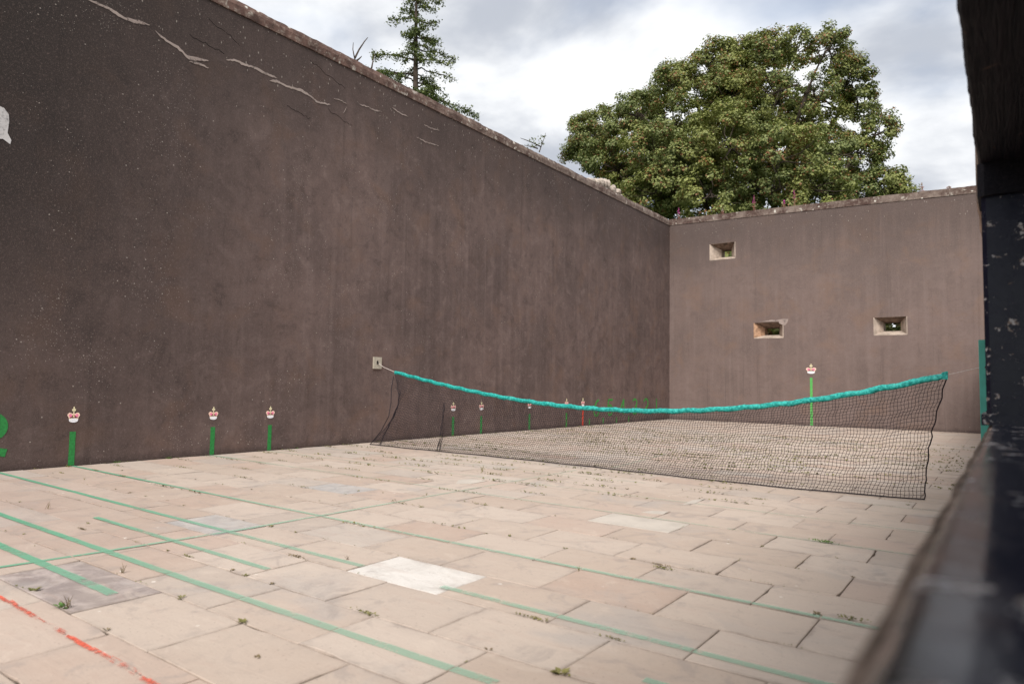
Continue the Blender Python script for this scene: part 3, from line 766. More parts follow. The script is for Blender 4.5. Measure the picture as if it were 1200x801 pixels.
child(chamfer_box(11.262, 11.61, 4.16, 4.56, ZB - 0.17, ZB + 0.002, 0.03).build('cap_block', MAT_BEAM), post)
# beam over the opening
def wavy_beam(name, y0, y1, n, xf, zb, zt, mat, amp, seed):
    vs = []; fs = []
    for i in range(n + 1):
        y = y0 + (y1 - y0) * i / n
        j = mnoise.noise(Vector((y * 2.5, seed, 0))) * amp + mnoise.noise(Vector((y * 14, seed, 0))) * amp * 0.45
        k = mnoise.noise(Vector((y * 2.1, seed, 5))) * amp + mnoise.noise(Vector((y * 11, seed, 5))) * amp * 0.4
        vs += [(xf + j, y, zt), (xf + j, y, zb + 0.02), (xf + 0.012 + j, y, zb + k), (xf + 0.09, y, zb + k * .5), (xf + 0.36, y, zb + k * .3), (xf + 0.36, y, zt)]
    for i in range(n):
        for k in range(6): k2 = (k + 1) % 6; fs.append((i * 6 + k, i * 6 + k2, (i + 1) * 6 + k2, (i + 1) * 6 + k))
    fs += [(5, 4, 3, 2, 1, 0), tuple(n * 6 + k for k in range(6))]
    return child(MB().add(vs, fs).build(name, mat), gal)
# lean-to roof and back wall of the gallery behind the camera
child(MB().box((13.4, -4.4, -0.4), (13.8, BY, 3.6)).build('inner_wall', MAT_BWALL), gal)
child(MB().box((11.62, -4.2, -0.3), (13.4, BY, 0.02)).build('gallery_floor', MAT_BED), gal)
mbr = MB(); mbr.add([(11.28, -4.4, 3.0), (13.45, -4.4, 3.6), (13.45, BY, 3.6), (11.28, BY, 3.0), (11.28, -4.4, 3.1), (13.45, -4.4, 3.7), (13.45, BY, 3.7), (11.28, BY, 3.1)], [(0, 3, 2, 1), (4, 5, 6, 7), (0, 1, 5, 4), (1, 2, 6, 5), (2, 3, 7, 6), (3, 0, 4, 7)])
child(mbr.build('roof', MAT_BEAM), gal)
wavy_beam('beam', -2.5, 4.56, 300, 11.267, ZB, 3.3, MAT_BEAM, 0.010, 1)
wavy_beam('upper_wall', 4.57, BY, 500, 11.245, ZB - 0.12, 3.25, MAT_LIP2, 0.015, 6)

# ------------------------------------------------------------------ markers on the walls
def crown(plane, a0, z0, w, h, root):
    """a small royal crown: white band, gold arches with pink cap, cream cross"""
    cr = bpy.data.objects.new('crown', None); C.objects.link(cr); cr.empty_display_size = 0.05
    cr.location = Vector(onwall(plane, a0, z0, 0.0)); child(cr, root)
    def pt(x, y): return (a0 + x * w, z0 + y * h)
    def pc(nm, polys, t, mat):
        mb = MB()
        for p in polys: plate(mb, plane, [pt(*q) for q in p], 0.0, t)
        o = mb.build(nm, mat); o.parent = cr; o.matrix_parent_inverse = Matrix.Translation(-Vector(cr.location)); return o
    body = [(-.34, .2), (-.40, .33), (-.50, .46), (-.46, .56), (-.34, .63), (-.2, .60), (-.09, .55), (0, .60), (.09, .55), (.2, .60), (.34, .63), (.46, .56), (.50, .46), (.40, .33), (.34, .2)]
    pc('arches', [body], 0.0040, MAT_CPEACH)
    pc('cap', [[(-.39, .46), (-.30, .33), (-.14, .36), (-.12, .47), (-.26, .57)]], 0.0055, MAT_CPINK)
    pc('cap', [[(.39, .46), (.30, .33), (.14, .36), (.12, .47), (.26, .57)]], 0.0055, MAT_CPINK)
    pc('gold_trim', [[(-.34, .2), (-.1, .24), (-.07, .42), (0, .52), (.07, .42), (.1, .24), (.34, .2), (.36, .28), (.18, .32), (0, .34), (-.18, .32), (-.36, .28)]], 0.0050, MAT_CGOLD)
    band = [(.35 * math.cos(t), .12 + .12 * math.sin(t)) for t in [math.pi * (1 + i / 10) for i in range(11)]] + [(.37, .22), (.18, .25), (0, .26), (-.18, .25), (-.37, .22)]
    pc('band', [band], 0.0065, MAT_CWHITE)
    pc('cross', [[(-.035, .58), (.035, .58), (.04, .74), (.14, .72), (.15, .86), (.05, .85), (.045, 1.0), (-.045, 1.0), (-.05, .85), (-.15, .86), (-.14, .72), (-.04, .74)]], 0.0060, MAT_CCREAM)
    return cr


def marker(plane, a, zstripe, wstripe, zc, cw, ch, smat, label):
    root = empty('wall_marker', onwall(plane, a, 0, 0), label, 'wall marking')
    mb = MB(); stroke(mb, plane, [(a, 0.012 + zstripe * i / 8) for i in range(9)], wstripe, 0.0, 0.0045, 0.0015)
    child(mb.build('stripe', smat), root)
    crown(plane, a, zc, cw, ch, root)
    return root


marker('L', 4.41, 0.50, 0.082, 0.65, 0.17, 0.235, MAT_GWALL, 'nearest crown emblem over a wide green stripe, at the far left')
marker('L', 6.64, 0.48, 0.080, 0.62, 0.18, 0.225, MAT_GWALL, 'crown over green stripe, left one of the close pair left of the net')
marker('L', 7.79, 0.47, 0.078, 0.61, 0.19, 0.225, MAT_GWALL, 'crown over green stripe, right one of the close pair left of the net')
marker('L', 13.08, 0.47, 0.080, 0.63, 0.20, 0.23, MAT_GWALL, 'first crown over green stripe seen through the left part of the net')
marker('L', 14.22, 0.46, 0.080, 0.63, 0.20, 0.23, MAT_GWALL, 'second crown over green stripe seen through the left part of the net')
marker('L', 16.48, 0.46, 0.080, 0.63, 0.20, 0.23, MAT_GWALL, 'crown half hidden by the teal net band, over a green stripe')
marker('L', 18.55, 0.44, 0.075, 0.63, 0.21, 0.28, MAT_GWALLTHIN, 'crown just above the teal net band over a faint green stripe')
marker('L', 19.58, 0.50, 0.080, 0.64, 0.21, 0.28, MAT_RWALL, 'crown above the net band over the only red stripe')
marker('B', 5.52, 1.74, 0.085, 1.90, 0.36, 0.36, MAT_GWALLPALE, 'crown over a tall light green stripe, alone on the end wall')


def arc(cx, cz, rx, rz, a0, a1, n=14): return [(cx + rx * math.cos(math.radians(a0 + (a1 - a0) * i / n)), cz + rz * math.sin(math.radians(a0 + (a1 - a0) * i / n))) for i in range(n + 1)]


def number(a0, z0, w, h, sw, strokes, mat, label, thing='painted_number'):
    mb = MB()
    for s_ in strokes: stroke(mb, 'L', [(a0 + x * w, z0 + y * h) for x, y in s_], sw, 0.0, 0.0045 + 0.0004 * strokes.index(s_), 0.0)
    o = mb.build(thing, mat); tag(o, label, 'painted number'); return o


DIG = {'1': [[(0, 0), (0, 1)]], '2': [arc(0, .72, .45, .28, 165, -30) + [(-.1, .28), (-.45, .02)], [(-.48, .03), (.5, .03)]],
       '3': [arc(-.02, .75, .42, .25, 150, -80), arc(-.02, .26, .46, .26, 80, -150)], '4': [[(.15, 0), (.15, 1)], [(.15, 1), (-.45, .34)], [(-.47, .34), (.5, .34)]],
       '5': [[(.45, .98), (-.3, .98)], [(-.3, .98), (-.36, .55)], arc(0, .32, .42, .32, 135, -140)], '6': [arc(0, .27, .38, .27, 0, 360, 20), [(.38, .98), (.05, .9), (-.2, .68), (-.36, .35)]]}
for d_, y_, lab in (('6', 20.5, 'green number 6 low on the side wall, nearest of the far row of numbers'), ('5', 21.48, 'green number 5 low on the side wall, just right of the green 6'),
                    ('4', 22.47, 'green number four low on the side wall, between five and three'), ('3', 23.45, 'green number three low on the side wall, between four and two'),
                    ('2', 24.42, 'green number 2 low on the side wall, just left of the 1'), ('1', 25.4, 'green number 1 low on the side wall, closest to the corner')):
    number(y_, 0.30, 0.42, 0.55, 0.065, DIG[d_], MAT_GWALLTHIN, lab)
# the big numeral cut by the left edge of the picture
number(3.36, 0.28, 0.38, 0.52, 0.11, [arc(0, .66, .45, .30, 170, -35) + [(-.1, .2), (-.42, .0)], [(-.5, .0), (.28, .0), (.58, -.05)]], MAT_GWALL, 'big thick green number 2 cut off by the left edge')
for y_ in (20.02, 20.98, 21.97, 22.95):
    mb = MB(); stroke(mb, 'L', [(y_, 0.02), (y_, 0.24)], 0.05, 0.0, 0.0045)
    tag(mb.build('painted_tick', MAT_GWALLTHIN), 'short green tick between the far green numbers, at the foot of the wall', 'wall marking', 'green ticks between the far numbers')

# ------------------------------------------------------------------ net
anchor = empty('wall_anchor', (0, 10.45, 1.75), 'pale square concrete block with an eye that holds the net rope', 'anchor')
mb = MB(); bx = chamfer_box(0, 1, 0, 1, 0, 1, 0.1)
x1_ = 0.035
hole = [(10.45 + 0.035 * math.cos(t), 1.765 + 0.045 * math.sin(t)) for t in [2 * math.pi * i / 8 for i in range(8)]]
sq = [(10.57, 1.75), (10.57, 1.885), (10.45, 1.885), (10.335, 1.885), (10.335, 1.75), (10.335, 1.625), (10.45, 1.625), (10.57, 1.625)]
vs = [(x1_, a, z) for a, z in sq] + [(x1_, a, z) for a, z in hole] + [(0.001, a, z) for a, z in sq] + [(0.004, a, z) for a, z in hole]
fs = []
hole_i = [0, 1, 2, 3, 4, 5, 6, 7]
for i in range(8):
    k = (i + 1) % 8; fs += [(i, k, 8 + k, 8 + i), (i, 16 + i, 16 + k, k), (8 + i, 8 + k, 24 + k, 24 + i)]
child(MB().add(vs, fs).build('block', MAT_CONC), anchor)
child(MB().add([(0.006, a, z) for a, z in hole], [tuple(range(8))]).build('recess', MAT_STEEL), anchor)
child(MB().tube([(0.0, 10.44, 1.745), (0.06, 10.44, 1.745)] , 0.012, 8).tube([(0.06 + 0.022 * math.cos(t), 10.44, 1.745 + 0.022 * math.sin(t)) for t in [2 * math.pi * i / 12 for i in range(13)]], 0.006, 6).build('eye_bolt', MAT_STEEL), anchor)

tx = np.array([0.64, 2.38, 3.95, 5.8, 7.34, 9.2, 10.77]); tz = np.array([1.55, 1.26, 1.06, 0.94, 0.97, 1.18, 1.53]); ty = 10.4 - 0.65 * np.arange(7) / 6
bxp = np.array([0.32, 1.4, 2.55, 3.7, 4.95, 6.2, 7.52, 9.12, 10.03, 10.51]); byp = np.array([9.95, 9.89, 9.84, 9.91, 9.83, 9.75, 9.55, 9.62, 9.66, 9.72])
cz = np.polyfit(tx, tz, 4); cy_ = np.polyfit(tx, ty, 1); cb = np.polyfit(bxp, byp, 4)


def top_at(x): return np.stack([x, np.polyval(cy_, x), np.polyval(cz, x)], -1)


net = empty('tennis_net', (5.6, 9.9, 0), 'sagging black court net with a wrinkled teal top band', 'net')
NC, NR = 246, 31
s = np.linspace(0, 1, NC); v = np.linspace(0, 1, NR)
S, V = np.meshgrid(s, v, indexing='ij')
def warp(S, V):
    xt = 0.64 + (10.77 - 0.64) * S; xb = 0.32 + (10.51 - 0.32) * S
    x = xt + (xb - xt) * (0.55 * V + 0.45 * V ** 2)
    # gathers: strands bunch towards a fold
    for c0, amt, wd, vv in ((2.45, 0.115, 0.20, 1.0), (0.75, 0.16, 0.30, 0.6), (9.75, 0.03, 0.16, 0.6)):
        x = x - amt * np.tanh((x - c0) / wd * 1.6) * np.exp(-((x - c0) / (2.6 * wd)) ** 2) * np.clip(V * 1.5 - 0.35, 0, 1) ** vv
    T = top_at(xt); B0 = np.polyval(cb, xb)
    y = T[..., 1] + (B0 - T[..., 1]) * V + 0.05 * np.sin(x * 1.7 + 1.0) * np.sin(V * math.pi) + 0.02 * np.sin(x * 5.1 + V * 3) * V
    z = T[..., 2] * (1 - V) - 0.03 * (1 - V) + 0.012
    # the slack bottom bellies out over the floor
    z = z + 0.03 * np.sin(V * math.pi) * np.sin(x * 2.3)
    z = z + 0.012 * np.sin(x * 9 + V * 7) * np.sin(V * math.pi)
    x = x + 0.008 * np.sin(V * 40 + x * 3)
    right = np.clip((S - 0.94) / 0.06, 0, 1); x = x + 0.10 * right * np.sin(V * math.pi) * -0.8
    left = np.clip((0.05 - S) / 0.05, 0, 1); x = x + left * (0.42 * np.sin(V * math.pi * 0.75) * (V < 2)) * (1 - V ** 3)
    return np.stack([x, y, np.maximum(z, 0.012)], -1)
P_ = warp(S, V) + rng.normal(0, 0.0036, (NC, NR, 3)) * np.array([1, 1, 1])
P_[:, -1, 2] = 0.014


def cords(P, r):
    """P (n cords, m pts, 3) -> triangular tubes"""
    n, m, _ = P.shape; d = np.gradient(P, axis=1); d /= np.linalg.norm(d, axis=2, keepdims=True) + 1e-9
    ref = np.array([0.0, 1.0, 0.0]); u = np.cross(d, ref); u /= np.linalg.norm(u, axis=2, keepdims=True) + 1e-9; w = np.cross(d, u)
    vs = np.stack([P + r * (u * math.cos(a) + w * math.sin(a)) for a in (0, 2.094, 4.189)], 2)
    idx = np.arange(n * m * 3).reshape(n, m, 3); a = idx[:, :-1]; b = idx[:, 1:]
    f = np.stack([a, np.roll(a, -1, 2), np.roll(b, -1, 2), b], -1).reshape(-1, 4)
    return vs.reshape(-1, 3), f


v1, f1 = cords(P_, 0.0031); v2, f2 = cords(np.swapaxes(P_, 0, 1).copy(), 0.0031)
o = np_mesh('netting', np.concatenate([v1, v2]), np.concatenate([f1, f2 + len(v1)]), MAT_NET); child(o, net); o['kind'] = 'stuff'
edge = MB().tube([tuple(p + np.array([0, 0, 0])) for p in P_[-1]], 0.008, 5); child(edge.build('edge_cord', MAT_NET), net)
edge = MB().tube([tuple(p) for p in P_[0]], 0.007, 5); child(edge.build('edge_cord', MAT_NET), net)
edge = MB().tube([tuple(p + np.array([0, 0, 0.004])) for p in P_[:, -1]], 0.009, 5); child(edge.build('foot_cord', MAT_NET), net)
# loose strand drooping from the band at the left
edge = MB().tube([(0.67, 10.33, 1.46), (0.70, 10.25, 1.2), (0.75, 10.2, 0.9), (0.80, 10.1, 0.62), (0.66, 10.02, 0.3), (0.42, 9.97, 0.03)], 0.009, 5); child(edge.build('loose_strand', MAT_NET), net)
# lacing ripples of bunched cord in the fold
for k in range(5):
    edge = MB().tube([(2.45 + rnd.uniform(-.03, .03) , 10.02 - 0.15 * i / 8 - 0.01 * k, max(0.015, 0.95 * (1 - i / 8))) for i in range(9)], 0.004, 4)
    child(edge.build('fold_strand', MAT_NET), net)
# teal band: wrinkled sleeve
nb = 900; sides = 12; xs_ = np.linspace(0.64, 10.77, nb); T = top_at(xs_)
rows = []
for i in range(nb):
    x = xs_[i]; d = T[min(i + 1, nb - 1)] - T[max(i - 1, 0)]; d = d / np.linalg.norm(d)
    u = np.cross(d, [0, 0, 1.0]); u /= np.linalg.norm(u); w = np.cross(u, d)
    for k in range(sides):
        an = 2 * math.pi * k / sides
        tw = x * 9.0
        wr = 0.16 * math.sin(an * 1 + tw * 1.6) + 0.20 * mnoise.noise(Vector((x * 9 + math.cos(an) * 0.9, math.sin(an) * 1.1, 0))) + 0.16 * mnoise.noise(Vector((x * 24 + math.cos(an - 0.8) * 1.8, math.sin(an) * 1.8, 4)))
        pinch = 1 - 0.10 * math.exp(-((x * 2.1 % 1) - 0.5) ** 2 / 0.004)
        r = 0.034 * (1 + wr) * pinch
        rows.append(T[i] + (u * math.cos(an) * 0.75 + w * math.sin(an) * 1.12) * r)
rows = np.array(rows); idx = np.arange(nb * sides).reshape(nb, sides); a = idx[:-1]; b = idx[1:]
f = np.stack([a, np.roll(a, -1, 1), np.roll(b, -1, 1), b], -1).reshape(-1, 4)
child(np_mesh('top_band', rows, f, MAT_BAND, None, None, True), net)
# little flap where the sleeve ends at the right
mb = MB(); e_ = T[-1]; mb.add([(e_[0] - .05, e_[1] - .03, e_[2] - .05), (e_[0] + .01, e_[1] - .03, e_[2] - .055), (e_[0] + .012, e_[1] - .03, e_[2] + .045), (e_[0] - .05, e_[1] - .03, e_[2] + .03),
                              (e_[0] - .05, e_[1] + .01, e_[2] - .05), (e_[0] + .01, e_[1] + .01, e_[2] - .055), (e_[0] + .012, e_[1] + .01, e_[2] + .045), (e_[0] - .05, e_[1] + .01, e_[2] + .03)],
                             [(0, 1, 2, 3), (7, 6, 5, 4), (0, 4, 5, 1), (1, 5, 6, 2), (2, 6, 7, 3), (3, 7, 4, 0)])
child(mb.build('band_end', MAT_BAND), net)
child(MB().tube([(0.075, 10.44, 1.742), (0.27, 10.41, 1.66), tuple(T[0])], 0.006, 6).build('rope', MAT_ROPE), net)
child(MB().tube([tuple(T[-1]), (10.95, 9.745, 1.578), (11.096, 9.745, 1.618)], 0.004, 6).build('rope', MAT_ROPE), net)

np_ = empty('net_post', (11.17, 9.76, 0), 'slim teal painted post at the right end of the net', 'post')
child(chamfer_box(11.095, 11.215, 9.73, 9.80, -0.0, 1.945, 0.005).build('post_body', MAT_POSTG), np_)
for z in (1.62, 1.1): child(MB().box((11.15, 9.715, z - .012), (11.18, 9.732, z + .012)).build('cleat', MAT_STEEL), np_)
pts = [(11.178 + 0.008 * math.sin(k * 1.9), 9.722, 1.60 - 0.055 * k) for k in range(10)]
child(MB().tube(pts, 0.007, 6).build('spare_rope', MAT_ROPE), net)

# ------------------------------------------------------------------ weeds
def weed_mesh(kind, r_):
    mb = MB()
    if kind == 'rosette':
        for k in range(r_.randint(7, 12)):
            a = r_.uniform(0, 6.28); L = r_.uniform(.018, .04); w = L * r_.uniform(.2, .3); up = r_.uniform(.2, .9)
            d = Vector((math.cos(a), math.sin(a), up)).normalized(); sd_ = Vector((-math.sin(a), math.cos(a), 0))
            b = Vector((math.cos(a), math.sin(a), 0)) * .004
            m1 = b + d * L * .5; tip = b + d * L - Vector((0, 0, L * .15))
            mb.add([b, m1 + sd_ * w, tip, m1 - sd_ * w], [(0, 1, 2), (0, 2, 3)], r_.random())
    elif kind == 'creep':
        for k in range(r_.randint(40, 60)):
            c = Vector((r_.gauss(0, .05), r_.gauss(0, .007), r_.uniform(.002, .012))); a = r_.uniform(0, 6.28); s_ = r_.uniform(.003, .008)
            q = [c + Vector((math.cos(a + t) * s_, math.sin(a + t) * s_, r_.uniform(-.003, .01))) for t in (0, 1.5, 3.1, 4.6)]
            mb.add(q, [(0, 1, 2), (0, 2, 3)], r_.random())
    else:
        for k in range(r_.randint(5, 9)):
            a = r_.uniform(0, 6.28); L = r_.uniform(.04, .10); b = Vector((r_.gauss(0, .01), r_.gauss(0, .006), 0)); le = r_.uniform(.1, .5)
            d = Vector((math.cos(a) * le, math.sin(a) * le, 1)).normalized(); sd_ = Vector((math.sin(a + 1), math.cos(a + 1), 0)) * .0022
            t1 = b + d * L * .5; t2 = b + d * L + Vector((math.cos(a), math.sin(a), -.3)) * L * .15
            mb.add([b - sd_, b + sd_, t1 + sd_, t1 - sd_, t2], [(0, 1, 2, 3), (3, 2, 4)], r_.random())
            if r_.random() < .6: mb.add([t1, t1 + Vector((.008, .006, .006)), t1 + Vector((.014, 0, 0)), t1 + Vector((.006, -.006, .002))], [(0, 1, 2, 3)], r_.random())
    return mb


wr_ = random.Random(21)
W1 = 'small ragged weed sprouting from a joint between the paving slabs'
named = {(6.92, 1.72): ('bright', 2.0, 'rosette', 'bright green weed at the near corner of the grey stained slab'), (6.44, 1.74): ('green', 1.7, 'rosette', 'green weed on the left edge of the grey stained slab'),
         (6.95, 1.74): ('brown', 1.6, 'stalk', 'thin dry stalks at the near edge of the grey stained slab'), (6.44, 2.26): ('brown', 1.4, 'stalk', 'thin upright stalks on the far edge of the grey stained slab'),
         (7.49, 1.72): ('brown', 1.0, 'rosette', 'small weed in the joint just right of the grey stained slab'), (7.27, 2.24): ('green', 1.2, 'rosette', 'weed in the joint right of the grey slab corner'),
         (8.37, 2.74): ('green', 1.5, 'creep', 'creeping yellow green weed left of the bottom green line'), (7.94, 2.23): ('green', 1.5, 'rosette', 'round weed where three slabs meet below the red and green lines'),
         (9.67, 2.75): ('green', 2.0, 'rosette', 'pale spiky weed at the bottom edge of the photo, right of its middle'), (9.16, 3.28): ('green', 1.3, 'creep', 'yellowish weed beside the green line right of the white slab'),
         (7.0, 3.27): ('brown', 1.3, 'creep', 'reddish brown weed at the left tip of the white slab'), (4.87, 8.19): ('green', 1.8, 'stalk', 'taller green weed close to the net foot'),
         (10.06, 6.46): ('bright', 1.8, 'creep', 'bright green creeping weed on the slabs in front of the right net end'), (3.52, 2.86): ('brown', 1.6, 'stalk', 'tuft of dry stalks on the slabs below the leftmost crown'),
         (10.42, 4.4): ('brown', 1.3, 'rosette', 'dark weed next to the green line near the sill'), (10.61, 4.42): ('green', 1.6, 'creep', 'yellow green weed against the sill at the end of the green line')}
for (x, y), (mt, sc, kd, lab) in named.items():
    o = weed_mesh(kd, wr_).build('weed', {'bright': MAT_WEEDBRIGHT, 'green': MAT_WEED, 'brown': MAT_WEEDBR}[mt]); o.location = (x, y, 0.001); o.scale = (sc * .75,) * 3; tag(o, lab, 'weed')
for (x, y, sc, lab) in ((0.03, 5.06, 2.4, 'bright leafy weed at the foot of the side wall, right of the leftmost crown'), (0.03, 5.85, 1.9, 'low green weed at the wall foot between the first two crowns'), (0.02, 8.4, 1.3, 'tiny weed at the wall foot right of the third crown')):
    o = weed_mesh('rosette', wr_).build('weed', MAT_WEEDBRIGHT); o.location = (x, y, 0.002); o.scale = (sc,) * 3; tag(o, lab, 'weed')
others = [(2.88, 2.82), (1.03, 4.67), (1.67, 4.41), (0.78, 4.43), (2.12, 4.49), (0.75, 3.9), (0.74, 4.01), (1.65, 3.94), (2.72, 3.86), (3.1, 3.85), (3.46, 3.85), (3.9, 3.87), (4.33, 3.83), (4.55, 2.81), (4.78, 2.67), (4.63, 2.28), (5.17, 2.18),
          (6.08, 2.77), (6.37, 2.77), (6.95, 2.77), (7.14, 2.75), (7.35, 3.46), (7.44, 2.75), (9.23, 2.77), (9.23, 3.3), (9.66, 3.29), (9.24, 4.84), (7.58, 4.83), (7.8, 4.89), (9.29, 4.76), (10.44, 5.43), (8.41, 4.83), (6.26, 5.4),
          (5.74, 5.51), (4.04, 7.54), (5.25, 5.79), (5.76, 6.0), (4.93, 5.68), (5.16, 4.92), (4.69, 4.88), (4.74, 9.12), (7.35, 8.07), (10.38, 9.25), (8.92, 8.43), (8.42, 2.0), (6.28, 3.79), (5.9, 3.8), (3.3, 4.88), (2.6, 4.9), (3.9, 4.9), (8.85, 4.3), (9.66, 5.97), (9.0, 4.87)]
for i, (x, y) in enumerate(others):
    kd = wr_.choice(['rosette', 'creep', 'rosette', 'stalk']); o = weed_mesh(kd, wr_).build('weed', wr_.choice([MAT_WEED, MAT_WEED, MAT_WEEDBR]))
    o.location = (x, y, 0.0); s_ = wr_.uniform(0.5, 1.0) * (0.6 if kd == 'stalk' else 1); o.scale = (s_, s_, s_); o.rotation_euler.z = 0 if kd == 'creep' else wr_.uniform(0, 6)
    tag(o, W1, 'weed', 'small weeds in the paving joints')


# moss and seedlings along the joints: too many to count
vs, fs, tt = [], [], []
def sprinkle(x, y, n, sx, sy, size, hmax):
    for _ in range(n):
        c = np.array([x + wr_.gauss(0, sx), y + wr_.gauss(0, sy), wr_.uniform(0.002, hmax)]); a = wr_.uniform(0, 6.28); s_ = wr_.uniform(.5, 1) * size
        o0 = len(vs)
        for t in (0, 1.6, 3.1, 4.7): vs.append((c[0] + math.cos(a + t) * s_, c[1] + math.sin(a + t) * s_, max(0.001, c[2] + wr_.uniform(-.4, 1) * s_)))
        fs.append((o0, o0 + 1, o0 + 2, o0 + 3)); tt.extend([wr_.random()] * 4)
for s_ in slabs:
    x0, x1, y0, y1 = s_; q = px_of(((x0 + x1) / 2, y0, 0))
    if q is None or not (-50 < q[0] < 1150): continue
    far = (x0 + x1) / 2 < 6.5
    dens = mnoise.noise(Vector((x0 * 0.5, y0 * 0.9, 2.0)))
    if y0 > 10.2:
        if y0 < 20 and (dens > -0.12): sprinkle(x0 + (x1 - x0) * wr_.random(), y0, int(22 + 50 * max(0, dens)), 0.3, 0.014, 0.022, 0.022)
        if y0 < 20 and wr_.random() < 0.2: sprinkle(x0, (y0 + y1) / 2, 6, 0.01, 0.12, 0.012, 0.01)
    elif y0 > 7.4 and x0 < 8:
        if wr_.random() < 0.75 + dens: sprinkle(x0 + (x1 - x0) * wr_.random(), y0, 26, 0.17, 0.012, 0.018, 0.028)
    elif y0 > 4 and x0 < 6.5 and wr_.random() < 0.45: sprinkle(x0 + (x1 - x0) * wr_.random(), y0, 20, 0.12, 0.008, 0.013, 0.018)
    else:
        p = 0.7 if far else 0.4
        if wr_.random() < p + 0.5 * dens: sprinkle(x0 + (x1 - x0) * wr_.random(), y0, wr_.randint(3, 9), wr_.choice([.015, .06, .12]), 0.005, 0.0065, 0.008)
        if wr_.random() < 0.12: sprinkle(x0, y0 + (y1 - y0) * wr_.random(), 4, 0.004, 0.05, 0.006, 0.008)
for k in range(160): sprinkle(0.012, wr_.uniform(2.5, 26), 3, 0.004, 0.05, 0.008, 0.012)
o = np_mesh('moss', np.array(vs), np.array(fs), MAT_MOSS, None, tt); tag(o, kind='stuff')

# ------------------------------------------------------------------ trees
def leaf_cloud(name, centers, normals, sizes, mat, parent, elong=1.25, rustbias=None):
    """one bent quad per leaf"""
    n = len(centers); nrm = normals / (np.linalg.norm(normals, axis=1, keepdims=True) + 1e-9)
    ref = rng.normal(size=(n, 3)); u = np.cross(nrm, ref); u /= np.linalg.norm(u, axis=1, keepdims=True) + 1e-9; w = np.cross(nrm, u)
    s_ = sizes[:, None]
    a = centers - u * s_ * elong * 0.5; b = centers + w * s_ * 0.5 + nrm * s_ * 0.12; c = centers + u * s_ * elong * 0.5 - nrm * s_ * 0.1; d = centers - w * s_ * 0.5 + nrm * s_ * 0.12
    V_ = np.stack([a, b, c, d], 1).reshape(-1, 3); i0 = np.arange(n)[:, None] * 4
    F = np.concatenate([i0 + np.array([[0, 1, 2]]), i0 + np.array([[0, 2, 3]])], 0)
    t = rng.random(n)
    if rustbias is not None: t = np.where(rustbias, 0.97 + 0.03 * t, t * 0.93)
    o = np_mesh(name, V_, F, mat, None, np.repeat(t, 4))
    return child(o, parent)


TPX = 865.0; D_T = 46.0
ray = F_ + R_ * (TPX - 600) / 795.48; th = Vector((ray[0], ray[1], 0)).normalized(); fw = np.array([th.x, th.y, 0]); rt = np.array([th.y, -th.x, 0])
base_t = CAM[:2] + fw[:2] * D_T
tree = empty('sycamore_tree', (base_t[0], base_t[1], -0.4), 'huge spreading sycamore with rust-tinged leaves behind the end wall', 'tree')


def tpt(px, py, dep):
    """a point seen from the camera position in the tree's own plane, dep metres behind it"""
    r0 = F_ + R_ * (px - 600) / 795.48 - U_ * (py - 400.5) / 795.48
    t = (D_T + dep) / (r0 @ fw); return CAM + r0 * t


lobes = [(862, 68, 24, 1), (906, 58, 22, .9), (865, 95, 32, 1), (680, 165, 20, 1), (705, 185, 30, 1), (735, 215, 34, 1), (770, 185, 36, .9), (694, 172, 27, 1), (688, 150, 18, 1), (716, 138, 22, 1), (722, 200, 30, 0), (748, 128, 30, 1), (790, 100, 30, 1), (834, 76, 28, 1), (884, 62, 25, .8), (930, 56, 24, .7), (968, 60, 26, .8), (996, 92, 26, .9),
         (1010, 124, 24, .8), (1030, 157, 20, .7), (1012, 188, 24, .7), (1036, 214, 22, 1), (958, 118, 34, .45), (908, 112, 36, .6), (846, 118, 38, 1), (792, 146, 36, .7), (742, 166, 26, .45), (850, 172, 48, 1.1),
         (790, 205, 42, 1.1), (918, 182, 44, 1), (972, 178, 34, .9), (905, 228, 38, 1.1), (835, 236, 42, 1.1), (765, 232, 34, 1.1), (1000, 226, 30, 1), (955, 226, 36, 1), (880, 140, 36, .8), (820, 190, 36, 1.1), (1055, 222, 12, .8),
         (940, 150, 30, .5), (725, 235, 25, 1), (660 + 10, 180, 10, .8)]
Cc, Nn, Zz, Rb = [], [], [], []; tips = []
lr = np.random.default_rng(5)
for (px, py, rp, dn) in lobes:
    s_ = D_T / 795.48; R0 = rp * s_ * 0.84
    for rep, dep in enumerate((-1, 0, 1) if rp > 28 else (-0.5, 0.5)):
        dep0 = dep * R0 * 1.1 - (3.5 if py > 160 and 740 < px < 960 else 0) * (1 if py > 160 else 0) + lr.normal(0, 0.6)
        c = tpt(px + lr.normal(0, 3), py + lr.normal(0, 3), dep0); tips.append((c, R0))
        ncl = int(9.2 * R0 * R0 * dn) + 4
        for k in range(ncl):
            d = lr.normal(size=3); d /= np.linalg.norm(d); d[2] = d[2] + 0.2; d /= np.linalg.norm(d)
            rr = R0 * lr.uniform(0.72, 1.03); cc = c + d * rr
            cr_ = lr.uniform(0.28, 0.58); nl = int(170 * (cr_ / 0.5) ** 2)
            q = lr.normal(size=(nl, 3)); q /= np.linalg.norm(q, axis=1, keepdims=True); q[:, 2] = q[:, 2] * 0.85 + 0.1
            pos = cc + q * cr_ * np.array([1, 1, 0.85]) * lr.uniform(0.4, 1.15, (nl, 1))
            Cc.append(pos); Nn.append(q * 0.8 + d * 0.5 + np.array([0, 0, 0.65]) + lr.normal(0, 0.45, (nl, 3))); Zz.append(lr.uniform(0.085, 0.155, nl))
            Rb.append(lr.random(nl) < lr.choice([0.02, 0.04, 0.10, 0.22, 0.34], p=[.3, .25, .2, .15, .1]))
print('tree leaves', sum(len(c) for c in Cc))
